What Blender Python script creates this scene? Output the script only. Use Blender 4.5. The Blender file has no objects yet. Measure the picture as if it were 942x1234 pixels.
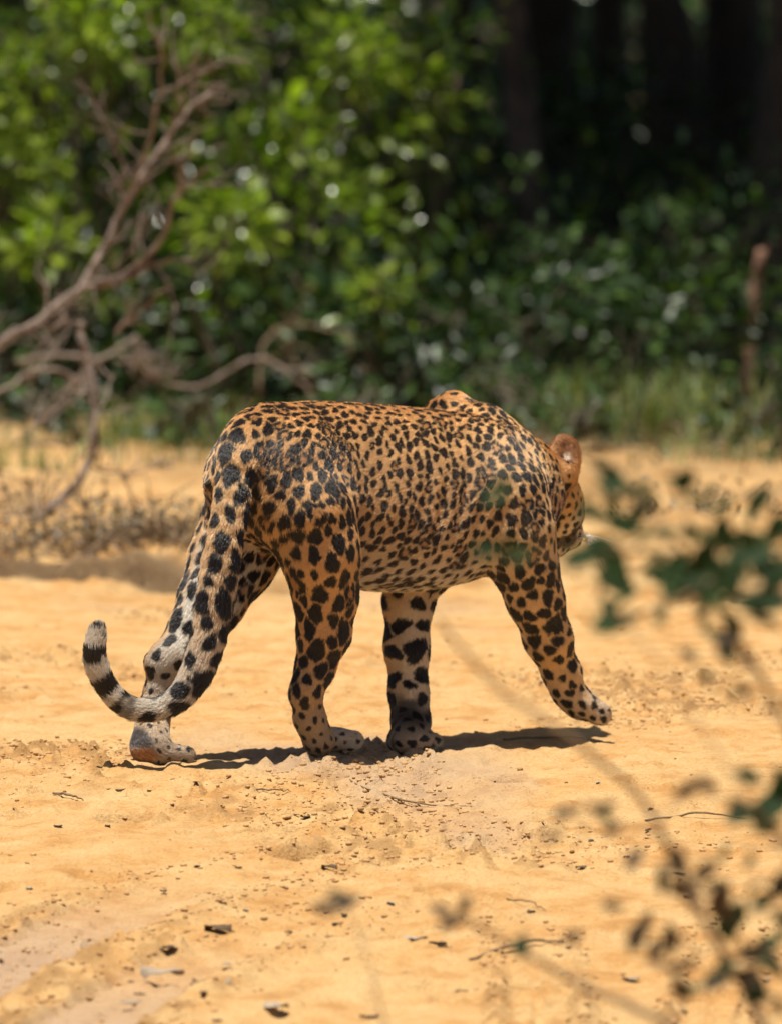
import bpy, bmesh, math, random
import numpy as np
from mathutils import Vector, Matrix, kdtree

random.seed(7)
rng = np.random.default_rng(7)
scene = bpy.context.scene
COL = scene.collection

# ------------------------------------------------------------------ camera, sky, sun, exposure
CAM = Vector((0.0, -18.0, 1.7))
PITCH = math.radians(4.0)
FPX = 11700.0                      # focal length in photo pixels (photo 942 wide)
cam_d = bpy.data.cameras.new('camera')
cam = bpy.data.objects.new('camera', cam_d)
COL.objects.link(cam)
cam.location = CAM
cam.rotation_euler = (math.radians(90) - PITCH, 0, 0)
cam_d.sensor_fit = 'HORIZONTAL'
cam_d.sensor_width = 24.0
cam_d.lens = 24.0 * FPX / 942.0
cam_d.clip_start = 0.5
cam_d.clip_end = 2000
cam_d.dof.use_dof = True
cam_d.dof.focus_distance = 17.4
cam_d.dof.aperture_fstop = 4.6
cam_d.dof.aperture_blades = 0
scene.camera = cam

SUN_EL = math.radians(79.5)
sun_h = Vector((-0.6, -0.8)).normalized()
SUN_DIR = Vector((sun_h.x * math.cos(SUN_EL), sun_h.y * math.cos(SUN_EL), math.sin(SUN_EL)))
world = bpy.data.worlds.new('World')
scene.world = world
world.use_nodes = True
wn = world.node_tree
sky = wn.nodes.new('ShaderNodeTexSky')
sky.sky_type = 'NISHITA'
sky.sun_disc = False
sky.sun_elevation = SUN_EL
sky.sun_rotation = math.atan2(SUN_DIR.x, SUN_DIR.y)
wn.links.new(sky.outputs[0], wn.nodes['Background'].inputs[0])
wn.nodes['Background'].inputs[1].default_value = 0.05
sun_d = bpy.data.lights.new('sun', 'SUN')
sun_d.energy = 5.0
sun_d.angle = math.radians(0.53)
sun_d.color = (1.0, 0.95, 0.86)
sun = bpy.data.objects.new('sun', sun_d)
COL.objects.link(sun)
sun.rotation_euler = SUN_DIR.to_track_quat('Z', 'Y').to_euler()
scene.view_settings.view_transform = 'Standard'
scene.view_settings.look = 'None'
scene.view_settings.exposure = 0.67
scene.view_settings.gamma = 1.0
scene.render.engine = 'CYCLES'
scene.cycles.use_denoising = True
scene.cycles.max_bounces = 8
scene.cycles.transparent_max_bounces = 8

# ------------------------------------------------------------------ helpers
CP, SP = math.cos(PITCH), math.sin(PITCH)

def P(px, py, Y):
    """world point at depth plane y=Y along the sight line of a photo pixel"""
    u, v = (px - 471) / FPX, (py - 617) / FPX
    d = Vector((u, CP - v * SP, -SP - v * CP))
    return CAM + d * ((Y - CAM.y) / d.y)

def G(px, py):
    u, v = (px - 471) / FPX, (py - 617) / FPX
    d = Vector((u, CP - v * SP, -SP - v * CP))
    z = 0.0
    for _ in range(25):
        p = CAM + d * ((CAM.z - z) / -d.z)
        z = 0.5 * z + 0.5 * float(camber(p.y))
    return p

def camber(y):
    """the track falls away gently towards the near verge"""
    t = np.clip((-np.asarray(y, float) - 0.35), 0, 4.6)
    return -0.07 * (np.sqrt(t * t + 0.09) - 0.3)

def px_m(n, Y):
    return n * (Y - CAM.y) / FPX

def link(o, parent=None):
    COL.objects.link(o)
    if parent is not None:
        o.parent = parent
    return o

def thing(name, label, cat, loc=(0, 0, 0), group=None):
    o = bpy.data.objects.new(name, None)
    o.empty_display_size = 0.05
    o.location = loc
    COL.objects.link(o)
    o['label'] = label
    o['category'] = cat
    if group:
        o['group'] = group
    return o

def tag(o, label=None, cat=None, group=None, kind=None):
    if label: o['label'] = label
    if cat: o['category'] = cat
    if group: o['group'] = group
    if kind: o['kind'] = kind
    return o

def mesh_np(name, verts, faces, mat=None, smooth=True):
    """faces: (n,k) int array or list of such arrays"""
    if not isinstance(faces, (list, tuple)):
        faces = [faces]
    me = bpy.data.meshes.new(name)
    verts = np.asarray(verts, dtype=np.float32)
    me.vertices.add(len(verts))
    me.vertices.foreach_set('co', verts.ravel())
    loops = np.concatenate([f.ravel() for f in faces]).astype(np.int32)
    counts = np.concatenate([np.full(len(f), f.shape[1], np.int32) for f in faces])
    starts = np.concatenate([[0], np.cumsum(counts)[:-1]]).astype(np.int32)
    me.loops.add(len(loops))
    me.loops.foreach_set('vertex_index', loops)
    me.polygons.add(len(counts))
    me.polygons.foreach_set('loop_start', starts)
    me.polygons.foreach_set('use_smooth', np.full(len(counts), smooth))
    me.update(calc_edges=True)
    if mat:
        me.materials.append(mat)
    return me

def obj(name, me, parent=None, local=True):
    """link mesh; verts are in world space, so undo the parent's location"""
    o = bpy.data.objects.new(name, me)
    COL.objects.link(o)
    if parent is not None:
        o.parent = parent
        if local:
            q = parent
            off = Vector((0, 0, 0))
            while q is not None:
                off += q.location
                q = q.parent
            o.location = -off
    return o

def add_attr(me, name, data, typ='FLOAT', dom='POINT'):
    a = me.attributes.new(name, typ, dom)
    if typ == 'FLOAT_COLOR':
        d = np.ones((len(data), 4), np.float32); d[:, :3] = data
        a.data.foreach_set('color', d.ravel())
    elif typ == 'FLOAT':
        a.data.foreach_set('value', np.asarray(data, np.float32).ravel())

# value noise (numpy)
_perm = rng.permutation(4096)
_vals = rng.random(4096) * 2 - 1
def _h(i, j, k):
    return _vals[_perm[(_perm[(_perm[i & 4095] + j) & 4095] + k) & 4095]]
def vnoise(x, y, z=0.0):
    x, y, z = np.broadcast_arrays(np.asarray(x, float), np.asarray(y, float), np.asarray(z, float))
    xi, yi, zi = np.floor(x).astype(int), np.floor(y).astype(int), np.floor(z).astype(int)
    fx, fy, fz = x - xi, y - yi, z - zi
    fx, fy, fz = [f * f * (3 - 2 * f) for f in (fx, fy, fz)]
    r = 0
    for dx in (0, 1):
        for dy in (0, 1):
            for dz in (0, 1):
                w = (fx if dx else 1 - fx) * (fy if dy else 1 - fy) * (fz if dz else 1 - fz)
                r = r + w * _h(xi + dx, yi + dy, zi + dz)
    return r
def fbm(x, y, z=0.0, o=4):
    r, a, s = 0, 1.0, 1.0
    for _ in range(o):
        r = r + a * vnoise(x * s + 7.3 * _, y * s + 3.1 * _, z * s)
        a *= 0.5; s *= 2.03
    return r
def sstep(a, b, x):
    t = np.clip((x - a) / (b - a), 0, 1)
    return t * t * (3 - 2 * t)

def catmull(pts, n):
    """pts (k,d) -> n samples"""
    pts = np.asarray(pts, float)
    k = len(pts)
    ext = np.vstack([2 * pts[0] - pts[1], pts, 2 * pts[-1] - pts[-2]])
    t = np.linspace(0, k - 1 - 1e-6, n)
    i = t.astype(int); f = (t - i)[:, None]
    p0, p1, p2, p3 = ext[i], ext[i + 1], ext[i + 2], ext[i + 3]
    return 0.5 * (2 * p1 + (p2 - p0) * f + (2 * p0 - 5 * p1 + 4 * p2 - p3) * f ** 2 + (3 * p1 - p0 - 3 * p2 + p3) * f ** 3)

def tube_arrays(pts, radii, sides=8, n=None, rough=0.0, seed=0, wob=0.0):
    k = len(pts)
    n = n or k * 4
    pr = np.hstack([np.asarray(pts, float), np.asarray(radii, float)[:, None]])
    s = catmull(pr, n)
    c, r = s[:, :3], np.maximum(s[:, 3], 1e-4)
    if wob:
        tt = np.arange(n) * 0.55 + seed * 13.7
        w = np.stack([vnoise(tt, 1.5 + seed), vnoise(tt, 9.5 + seed), vnoise(tt, 17.5 + seed)], 1)
        c = c + w * wob
    tan = np.gradient(c, axis=0)
    tan /= np.linalg.norm(tan, axis=1, keepdims=True) + 1e-9
    ref = np.array([0.31, 0.2, 0.93]) if abs(tan[:, 2].mean()) < 0.8 else np.array([1.0, 0.1, 0.05])
    a = np.cross(tan, ref); a /= np.linalg.norm(a, axis=1, keepdims=True) + 1e-9
    b = np.cross(tan, a)
    ang = np.linspace(0, 2 * math.pi, sides, endpoint=False)
    V = np.empty((n, sides, 3))
    for j, th in enumerate(ang):
        rr = r
        if rough:
            rr = r * (1 + rough * vnoise(np.arange(n) * 0.8 + seed * 5.1, j * 0.9 + seed, 0.5))
        V[:, j] = c + (a * math.cos(th) + b * math.sin(th)) * rr[:, None]
    V = V.reshape(-1, 3)
    idx = np.arange(n * sides).reshape(n, sides)
    q = np.stack([idx[:-1], np.roll(idx[:-1], -1, 1), np.roll(idx[1:], -1, 1), idx[1:]], -1).reshape(-1, 4)
    V = np.vstack([V, c[:1], c[-1:]])
    e0, e1 = len(V) - 2, len(V) - 1
    t0 = np.stack([np.full(sides, e0), np.roll(idx[0], -1), idx[0]], -1)
    t1 = np.stack([np.full(sides, e1), idx[-1], np.roll(idx[-1], -1)], -1)
    return V, q, np.vstack([t0, t1])

def tube(name, pts, radii, mat, parent=None, **kw):
    V, q, t = tube_arrays(pts, radii, **kw)
    return obj(name, mesh_np(name, V, [q, t], mat), parent)

# ------------------------------------------------------------------ materials
def new_mat(name):
    m = bpy.data.materials.new(name)
    m.use_nodes = True
    nt = m.node_tree
    b = nt.nodes['Principled BSDF']
    return m, nt, b

def N(nt, typ, **kw):
    n = nt.nodes.new(typ)
    for k, v in kw.items():
        setattr(n, k, v)
    return n

def ramp(nt, fac, stops):
    r = N(nt, 'ShaderNodeValToRGB')
    el = r.color_ramp.elements
    while len(el) < len(stops):
        el.new(0.5)
    for e, (p, c) in zip(el, stops):
        e.position = p
        e.color = (*c, 1)
    nt.links.new(fac, r.inputs[0])
    return r.outputs[0]

def noise(nt, scale, detail=4, rough=0.55, coord='Object'):
    tc = N(nt, 'ShaderNodeTexCoord')
    n = N(nt, 'ShaderNodeTexNoise')
    n.inputs['Scale'].default_value = scale
    n.inputs['Detail'].default_value = detail
    n.inputs['Roughness'].default_value = rough
    nt.links.new(tc.outputs[coord], n.inputs['Vector'])
    return n.outputs['Fac']

def mixc(nt, fac, a, b, mode='MIX'):
    m = N(nt, 'ShaderNodeMix', data_type='RGBA', blend_type=mode)
    for sock, v in ((m.inputs[0], fac), (m.inputs[6], a), (m.inputs[7], b)):
        if isinstance(v, (int, float)):
            sock.default_value = v
        elif isinstance(v, tuple):
            sock.default_value = (*v, 1) if len(v) == 3 else v
        else:
            nt.links.new(v, sock)
    return m.outputs[2]

def bump(nt, b, h, strength=0.5, dist=0.01):
    bp = N(nt, 'ShaderNodeBump')
    bp.inputs['Strength'].default_value = strength
    bp.inputs['Distance'].default_value = dist
    nt.links.new(h, bp.inputs['Height'])
    nt.links.new(bp.outputs[0], b.inputs['Normal'])

def leaf_mat(name, dark, light, gloss=0.32, trans=0.35, tcol=None, spec=0.5):
    m, nt, b = new_mat(name)
    at = N(nt, 'ShaderNodeAttribute', attribute_name='rnd')
    c = ramp(nt, at.outputs['Fac'], [(0.0, dark), (0.48, tuple(x * .8 + y * .2 for x, y in zip(dark, light))), (0.85, light), (1.0, tuple(min(1, x * 1.3) for x in light))])
    nt.links.new(c, b.inputs['Base Color'])
    b.inputs['Roughness'].default_value = gloss
    b.inputs['Specular IOR Level'].default_value = spec
    tr = N(nt, 'ShaderNodeBsdfTranslucent')
    tc = mixc(nt, 1.0, c, tcol or (1.0, 1.25, 0.35), 'MULTIPLY')
    nt.links.new(tc, tr.inputs['Color'])
    mx = N(nt, 'ShaderNodeMixShader')
    mx.inputs[0].default_value = trans
    nt.links.new(b.outputs[0], mx.inputs[1])
    nt.links.new(tr.outputs[0], mx.inputs[2])
    nt.links.new(mx.outputs[0], nt.nodes['Material Output'].inputs['Surface'])
    return m

def obj_rand_leaf(name, a, bcol, rough=0.5, trans=0.25):
    m, nt, b = new_mat(name)
    oi = N(nt, 'ShaderNodeObjectInfo')
    c = ramp(nt, oi.outputs['Random'], [(0, a), (1, bcol)])
    nz = noise(nt, 90, 3)
    b.inputs['Specular IOR Level'].default_value = 0.2
    c2 = mixc(nt, nz, c, tuple(x * 0.55 for x in a))
    nt.links.new(c2, b.inputs['Base Color'])
    b.inputs['Roughness'].default_value = rough
    tr = N(nt, 'ShaderNodeBsdfTranslucent')
    nt.links.new(c2, tr.inputs['Color'])
    mx = N(nt, 'ShaderNodeMixShader')
    mx.inputs[0].default_value = trans
    nt.links.new(b.outputs[0], mx.inputs[1]); nt.links.new(tr.outputs[0], mx.inputs[2])
    nt.links.new(mx.outputs[0], nt.nodes['Material Output'].inputs['Surface'])
    return m

def bark_mat(name, a, b2, scale=30, rough=0.85):
    m, nt, b = new_mat(name)
    n1 = noise(nt, scale, 6, 0.65)
    c = ramp(nt, n1, [(0.3, a), (0.7, b2)])
    nt.links.new(c, b.inputs['Base Color'])
    b.inputs['Roughness'].default_value = rough
    bump(nt, b, noise(nt, scale * 3, 5), 0.6, 0.01)
    return m

M = {}
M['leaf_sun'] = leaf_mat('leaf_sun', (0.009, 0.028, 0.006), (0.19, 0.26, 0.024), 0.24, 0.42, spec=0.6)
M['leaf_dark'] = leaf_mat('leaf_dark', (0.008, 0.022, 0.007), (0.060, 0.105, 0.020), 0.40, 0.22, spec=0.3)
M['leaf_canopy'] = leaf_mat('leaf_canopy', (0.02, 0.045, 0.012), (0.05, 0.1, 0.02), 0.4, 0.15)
M['grass'] = leaf_mat('grass', (0.05, 0.10, 0.02), (0.24, 0.27, 0.075), 0.5, 0.35, (1, 1, 0.6))
M['dry_leaf'] = leaf_mat('dry_leaf', (0.09, 0.06, 0.03), (0.26, 0.21, 0.10), 0.6, 0.2, (1, 0.9, 0.6))
M['twig_green'] = bark_mat('twig_green', (0.06, 0.05, 0.03), (0.12, 0.10, 0.06))
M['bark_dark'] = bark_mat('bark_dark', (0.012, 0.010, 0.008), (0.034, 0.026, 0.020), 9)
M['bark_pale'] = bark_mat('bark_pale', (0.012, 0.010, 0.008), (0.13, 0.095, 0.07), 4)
M['leaf_young'] = leaf_mat('leaf_young', (0.10, 0.15, 0.015), (0.32, 0.40, 0.04), 0.26, 0.48)
M['bark_red'] = bark_mat('bark_red', (0.16, 0.075, 0.045), (0.30, 0.16, 0.10), 25)
M['dead_wood'] = bark_mat('dead_wood', (0.08, 0.057, 0.044), (0.26, 0.19, 0.145), 22)
M['grey_wood'] = bark_mat('grey_wood', (0.12, 0.085, 0.065), (0.34, 0.27, 0.215), 25)
M['dry_twig'] = bark_mat('dry_twig', (0.14, 0.09, 0.05), (0.33, 0.23, 0.13), 40)
M['stem_brown'] = bark_mat('stem_brown', (0.14, 0.085, 0.04), (0.25, 0.16, 0.08), 60)
M['leaf_near_green'] = obj_rand_leaf('leaf_near_green', (0.018, 0.040, 0.010), (0.040, 0.080, 0.018), 0.7, 0.35)
M['leaf_near_brown'] = obj_rand_leaf('leaf_near_brown', (0.06, 0.042, 0.022), (0.15, 0.09, 0.042), 0.7, 0.3)
M['litter'] = obj_rand_leaf('litter', (0.05, 0.032, 0.02), (0.20, 0.12, 0.06), 0.75, 0.0)
M['litter_pale'] = obj_rand_leaf('litter_pale', (0.35, 0.27, 0.19), (0.45, 0.36, 0.26), 0.75, 0.0)

# sand
m, nt, b = new_mat('sand')
n_big = noise(nt, 1.3, 5, 0.6)
n_mid = noise(nt, 9, 6, 0.65)
n_fine = noise(nt, 160, 5, 0.7)
base = ramp(nt, n_big, [(0.32, (0.51, 0.255, 0.075)), (0.50, (0.58, 0.315, 0.110)), (0.66, (0.62, 0.395, 0.165))])
c = mixc(nt, ramp(nt, n_mid, [(0.40, (0, 0, 0)), (0.66, (0.85, 0.85, 0.85))]), base, (0.64, 0.43, 0.195))
c = mixc(nt, ramp(nt, n_mid, [(0.28, (0.9, 0.9, 0.9)), (0.46, (0, 0, 0))]), c, (0.43, 0.215, 0.068))
c = mixc(nt, ramp(nt, n_fine, [(0.34, (0.55, 0.55, 0.55)), (0.52, (0, 0, 0))]), c, (0.33, 0.17, 0.06))  # dark specks in the fine pits, grain shade painted into the sand
dirt_shade = N(nt, 'ShaderNodeAttribute', attribute_name='dirt_shade')  # forest soil and dull sand, plus shade painted along the bank
c = mixc(nt, dirt_shade.outputs['Fac'], c, mixc(nt, n_mid, (0.05, 0.038, 0.026), (0.15, 0.10, 0.06)))
crumb = N(nt, 'ShaderNodeAttribute', attribute_name='crumb')
c = mixc(nt, crumb.outputs['Fac'], c, mixc(nt, n_fine, (0.25, 0.125, 0.04), (0.44, 0.25, 0.095)))
grey = N(nt, 'ShaderNodeAttribute', attribute_name='grey')
c = mixc(nt, grey.outputs['Fac'], c, (0.42, 0.29, 0.19))
nt.links.new(c, b.inputs['Base Color'])
b.inputs['Roughness'].default_value = 0.9
b.inputs['Specular IOR Level'].default_value = 0.2
ad = N(nt, 'ShaderNodeMath', operation='ADD')
nt.links.new(n_fine, ad.inputs[0])
n60 = noise(nt, 45, 5, 0.65)
nt.links.new(n60, ad.inputs[1])
bump(nt, b, ad.outputs[0], 0.8, 0.012)
M['sand'] = m

m, nt, b = new_mat('clod')
n1 = noise(nt, 60, 3)
nt.links.new(ramp(nt, n1, [(0.3, (0.30, 0.155, 0.055)), (0.7, (0.50, 0.30, 0.125))]), b.inputs['Base Color'])
b.inputs['Roughness'].default_value = 0.95
M['clod'] = m

# ------------------------------------------------------------------ terrain
def seg_dist(x, y, pts):
    d = np.full(np.shape(x), 1e9); side = np.zeros(np.shape(x)); al = np.zeros(np.shape(x)); acc = 0
    for (ax, ay), (bx, by) in zip(pts[:-1], pts[1:]):
        L = math.hypot(bx - ax, by - ay)
        t = np.clip(((x - ax) * (bx - ax) + (y - ay) * (by - ay)) / L ** 2, 0, 1)
        dx, dy = x - ax - t * (bx - ax), y - ay - t * (by - ay)
        dd = np.hypot(dx, dy)
        m_ = dd < d
        d = np.where(m_, dd, d); al = np.where(m_, acc + t * L, al)
        side = np.where(m_, np.sign((bx - ax) * dy - (by - ay) * dx), side)
        acc += L
    return d, side, al

def gxy(px, py):
    p = G(px, py); return (p.x, p.y)
TRACKS = [([gxy(-260, 1300), gxy(-20, 1172), gxy(160, 1092), gxy(330, 1045)], 0.10),
          ([gxy(-200, 1420), gxy(40, 1262), gxy(230, 1160), gxy(380, 1110)], 0.09),
          ([gxy(640, 1420), gxy(650, 1240), gxy(645, 1165), gxy(630, 1120)], 0.055),
          ([gxy(830, 1420), gxy(850, 1235), gxy(870, 1160), gxy(880, 1120)], 0.05)]
PAWPRINTS = [(G(385, 1028), 0.06), (G(360, 1032), 0.055), (G(150, 985), 0.05), (G(600, 940), 0.05), (G(470, 1010), 0.05)]

_rs = np.random.default_rng(321)
SCUFFS = []
for _ in range(170):
    _p = G(_rs.uniform(-60, 1000), _rs.uniform(740, 1234))
    _l = 0.018 + 0.05 * _rs.random() ** 2
    SCUFFS.append((_p.x, _p.y, _l, _l * _rs.uniform(.35, .9), _rs.uniform(-.9, .9), _rs.uniform(.003, .011)))
def edge_line(x):
    return 3.45 + 0.22 * vnoise(x * 1.1 + 3.3, 0.5) + 0.08 * vnoise(x * 4.1, 2.5)

def height(x, y):
    x = np.asarray(x, float); y = np.asarray(y, float)
    z = 0.010 * fbm(x * 1.1, y * 1.1, 0.5, 3) + camber(y)
    near = 1 - sstep(6, 14, np.abs(y))
    z = z + 0.0065 * near * fbm(x * 7, y * 4, 1.5, 4) + 0.006 * near * fbm(x * 38, y * 20, 31.5, 2) * (0.35 + sstep(-0.3, 0.5, fbm(x * 1.9 + 5, y * 1.3, 15.5, 2)))
    clod = np.maximum(0, fbm(x * 26, y * 17, 4.5, 3) - 0.35)
    patch = sstep(-0.1, 0.5, fbm(x * 2.2, y * 1.6, 8.5, 2))
    z = z + 0.030 * near * clod * (0.25 + patch)
    for pts, w in TRACKS:
        d, s, al = seg_dist(x, y, pts)
        fade = 1 - sstep(0.6, 1.0, al / (al.max() + 1e-6)) if al.max() > 0 else 1
        inn = 1 - sstep(w * 0.75, w, d)
        lug = 0.5 + 0.5 * np.sin(al * 105 + 5 * s)
        z = z + fade * (-0.020 * inn + (0.010 if w > .07 else 0.017) * inn * lug * (np.abs(d / w) > 0.1) + 0.018 * np.exp(-((d - w * 1.25) / (w * 0.28)) ** 2) * (0.6 + 0.8 * vnoise(x * 22, y * 14, 2.2)))
    for c, r in PAWPRINTS:
        q = np.hypot((x - c.x), (y - c.y) * 0.8) / r
        z = z - 0.018 * (1 - sstep(0.55, 1.0, q)) + 0.008 * np.exp(-((q - 1.2) / 0.2) ** 2)
    # the road edge: a drop, then a rougher bank behind, and ground to the wood
    for (cx, cy, L_, w_, th_, dp_) in SCUFFS:
        m_ = (np.abs(x - cx) < L_ * 2.2) & (np.abs(y - cy) < L_ * 2.2)
        if not m_.any():
            continue
        dx, dy = x[m_] - cx, y[m_] - cy
        a_ = dx * math.cos(th_) + dy * math.sin(th_); b_ = -dx * math.sin(th_) + dy * math.cos(th_)
        q = np.hypot(a_ / L_, b_ / w_) * (1 + .25 * vnoise(x[m_] * 40, y[m_] * 30, cx * 9))
        z[m_] = z[m_] - dp_ * (1 - sstep(0.72, 1.0, q)) + dp_ * 0.75 * np.exp(-((q - 1.22) / 0.17) ** 2) * np.clip(.5 + vnoise(x[m_] * 25 + cy, y[m_] * 20), 0, 1.2)
    e = y - edge_line(x)
    bm_ = 0.35 * sstep(0.15, 0.75, vnoise(x * 1.7 + 8.1, 3.7) * .6 + .5) + 0.65 * sstep(-0.25, -0.6, x) + 0.5 * sstep(0.45, 0.8, x)
    bh_ = 0.085 * bm_ * (0.75 + 0.5 * vnoise(x * 3.3, 6.1))
    z = z - 0.035 * sstep(0.0, 0.35, e) + bh_ * sstep(0.50, 0.53, e + 0.16 * vnoise(x * 6, y * 2, 5.5)) + (0.035 - bh_) * sstep(1.0, 4.0, e)
    z = z + sstep(0.1, 0.5, e) * (1 - sstep(3.5, 5, e)) * 0.05 * fbm(x * 4, y * 3, 6.5, 4)
    mound = np.exp(-((x + 0.82) / 0.42) ** 2 - ((y - 5.0) / 0.9) ** 2)
    z = z + 0.05 * mound * (1 + 0.5 * fbm(x * 5, y * 4, 2.5, 3))
    mound2 = np.exp(-((x - 0.95) / 0.5) ** 2 - ((y - 4.9) / 0.5) ** 2)
    z = z + 0.10 * mound2 * (1 + 0.5 * fbm(x * 5, y * 4, 3.5, 3))
    z = z + 0.05 * sstep(9, 13, y) * fbm(x * 1.4, y * 1.0, 12.5, 3)
    return z

def gz(x, y):
    return float(height(np.array([x]), np.array([y]))[0])

def grid_sheet(name, xs, ys):
    X, Y = np.meshgrid(xs, ys)
    Z = height(X, Y)
    V = np.stack([X.ravel(), Y.ravel(), Z.ravel()], 1)
    i = np.arange(len(xs) * len(ys)).reshape(len(ys), len(xs))
    q = np.stack([i[:-1, :-1], i[:-1, 1:], i[1:, 1:], i[1:, :-1]], -1).reshape(-1, 4)
    me = mesh_np(name, V, q, M['sand'])
    x, y = V[:, 0], V[:, 1]
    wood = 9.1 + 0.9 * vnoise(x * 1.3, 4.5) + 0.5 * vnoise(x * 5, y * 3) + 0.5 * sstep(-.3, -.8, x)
    dirt_shade = 0.92 * sstep(-0.5, 0.9, y - wood)
    e = y - edge_line(x)
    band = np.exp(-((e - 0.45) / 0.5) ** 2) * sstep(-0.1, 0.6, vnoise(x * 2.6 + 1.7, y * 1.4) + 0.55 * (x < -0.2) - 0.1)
    dirt_shade = np.maximum(dirt_shade, 0.5 * band)  # brown strip past the road edge, darkened for brush shade as well
    dirt_shade = np.maximum(dirt_shade, 0.34 * sstep(0.6, 1.6, e) * sstep(-0.35, 0.45, fbm(x * 2.1, y * 1.1, 17.5, 3)) * (y < 14))
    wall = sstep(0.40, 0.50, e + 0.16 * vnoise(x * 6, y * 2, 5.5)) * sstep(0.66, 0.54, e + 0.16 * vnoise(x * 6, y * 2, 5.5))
    dirt_shade = np.maximum(dirt_shade, 0.8 * wall * (sstep(-0.25, -0.5, x) + 0.8 * sstep(0.5, 0.8, x)))  # shadow under the bank lip, painted onto its face
    add_attr(me, 'dirt_shade', dirt_shade)
    gr = np.zeros(len(x))
    for pts, w in TRACKS[:2]:
        d, s, al = seg_dist(x, y, pts)
        gr = np.maximum(gr, 0.8 * (1 - sstep(w * 0.7, w * 1.1, d)) * (1 - sstep(0.5, 0.95, al / al.max())))
    gr = np.maximum(gr, 0.6 * sstep(0.35, 0.8, fbm(x * 1.7 + 4, y * 0.9, 21.5, 3)))
    add_attr(me, 'grey', gr)
    pt_ = sstep(0.0, 0.55, fbm(x * 2.2, y * 1.6, 8.5, 2))
    cr = sstep(0.05, 0.55, fbm(x * 26, y * 13, 4.5, 3)) * (0.12 + 0.88 * pt_)
    for pts, w in TRACKS:
        d, s, al = seg_dist(x, y, pts)
        cr = np.maximum(cr, np.exp(-((d - w * 1.25) / (w * .45)) ** 2) * sstep(-.2, .4, fbm(x * 24, y * 13, 6.5, 3)) * (1 - sstep(0.6, 1.0, al / al.max())))
    for c_, r_ in PAWPRINTS:
        q = np.hypot((x - c_.x), (y - c_.y) * 0.8) / r_
        cr = np.maximum(cr, 0.8 * (1 - sstep(0.6, 1.25, q)) * sstep(-.35, .2, fbm(x * 30, y * 18, 2.5, 2)))
    add_attr(me, 'crumb', 0.85 * cr * (np.abs(y) < 8))
    return me

def spaced(*segs):
    out = [segs[0][0]]
    for a, b, s in segs:
        n = max(1, int(round((b - a) / s)))
        out += list(np.linspace(a, b, n + 1)[1:])
    return np.array(out)
gx = spaced((-700, -60, 80), (-60, -8, 4), (-8, -1.6, 0.2), (-1.6, 1.6, 0.0075), (1.6, 8, 0.2), (8, 60, 4), (60, 700, 80))
gy = spaced((-700, -60, 80), (-60, -10, 3), (-10, -4.6, 0.15), (-4.6, 3.0, 0.0105), (3.0, 3.7, 0.025), (3.7, 4.4, 0.011), (4.4, 7.0, 0.03), (7, 16, 0.06), (16, 60, 2), (60, 900, 80))
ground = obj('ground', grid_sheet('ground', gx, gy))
tag(ground, kind='structure', label='sunlit orange sand track running back to dark forest floor', cat='ground')

# ------------------------------------------------------------------ leopard
S = 1.0 / 650.0
TH = math.radians(35)
U = np.array([math.cos(TH), math.sin(TH), 0.0])
LF = np.array([-math.sin(TH), math.cos(TH), 0.0])
O = np.array([(340 - 471) * S, -0.15, 0.0])
def B(a, l, z):
    return O + a * U + l * LF + np.array([0, 0, z])
def PP(px, py, Y):
    return np.array(P(px, py, Y))

HC = PP(650, 592, 0.30)                       # head centre
hf = np.array([0.40, 0.66, -0.60]); hf /= np.linalg.norm(hf)
hs = np.cross(hf, [0, 0, 1.0]); hs /= np.linalg.norm(hs)     # head's right side
ht = np.cross(hs, hf)
def H(f, s, t):
    return HC + hf * f + hs * s + ht * t

prims = []   # dict(kind, ..., k, reg)
def cone(a, b, ra, rb, k, reg):
    prims.append(dict(t='cone', a=np.array(a), b=np.array(b), ra=ra, rb=rb, k=k, reg=reg))
def chain(pts, k, reg, k0=None):
    """pts: (point, r)"""
    for i, ((p, r), (q, s)) in enumerate(zip(pts[:-1], pts[1:])):
        cone(p, q, r, s, (k0 if (i == 0 and k0) else k), reg)
def ell(c, axes, rad, k, reg, sub=False):
    prims.append(dict(t='ell', c=np.array(c), R=np.array(axes), rad=np.array(rad), k=k, reg=reg, sub=sub))

# torso table: a, ztop, zbot, halfwidth
TT = np.array([
    [-0.158, .525, .500, .015], [-0.132, .575, .455, .055], [-0.09, .614, .415, .086], [-0.03, .645, .385, .103],
    [0.06, .652, .350, .104], [0.15, .646, .312, .112], [0.25, .636, .298, .124], [0.35, .628, .302, .128],
    [0.44, .614, .318, .116], [0.52, .582, .350, .094], [0.58, .548, .395, .072], [0.63, .51, .44, .02]])
prims.append(dict(t='torso', k=0.0, reg='torso'))
# right haunch / hind leg
pr = lambda l: [(PP(x, y, Y), r * S) for x, y, Y, r in l]
ell(PP(362, 590, -0.215), [U, LF, [0, 0, 1]], [0.100, 0.060, 0.118], 0.05, 'thighR')
chain(pr([(372, 618, -0.225, 50), (386, 668, -0.215, 43), (393, 718, -0.20, 36)]), 0.03, 'thighR')
chain(pr([(393, 718, -0.20, 36), (390, 765, -0.195, 30), (380, 805, -0.20, 21.5), (371, 830, -0.21, 18)]), 0.02, 'legHR')
chain(pr([(368, 826, -0.215, 15), (364, 838, -0.215, 14)]), 0.012, 'lowHR')
chain(pr([(369, 836, -0.21, 17), (373, 866, -0.20, 17), (384, 892, -0.185, 19)]), 0.015, 'lowHR')
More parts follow.
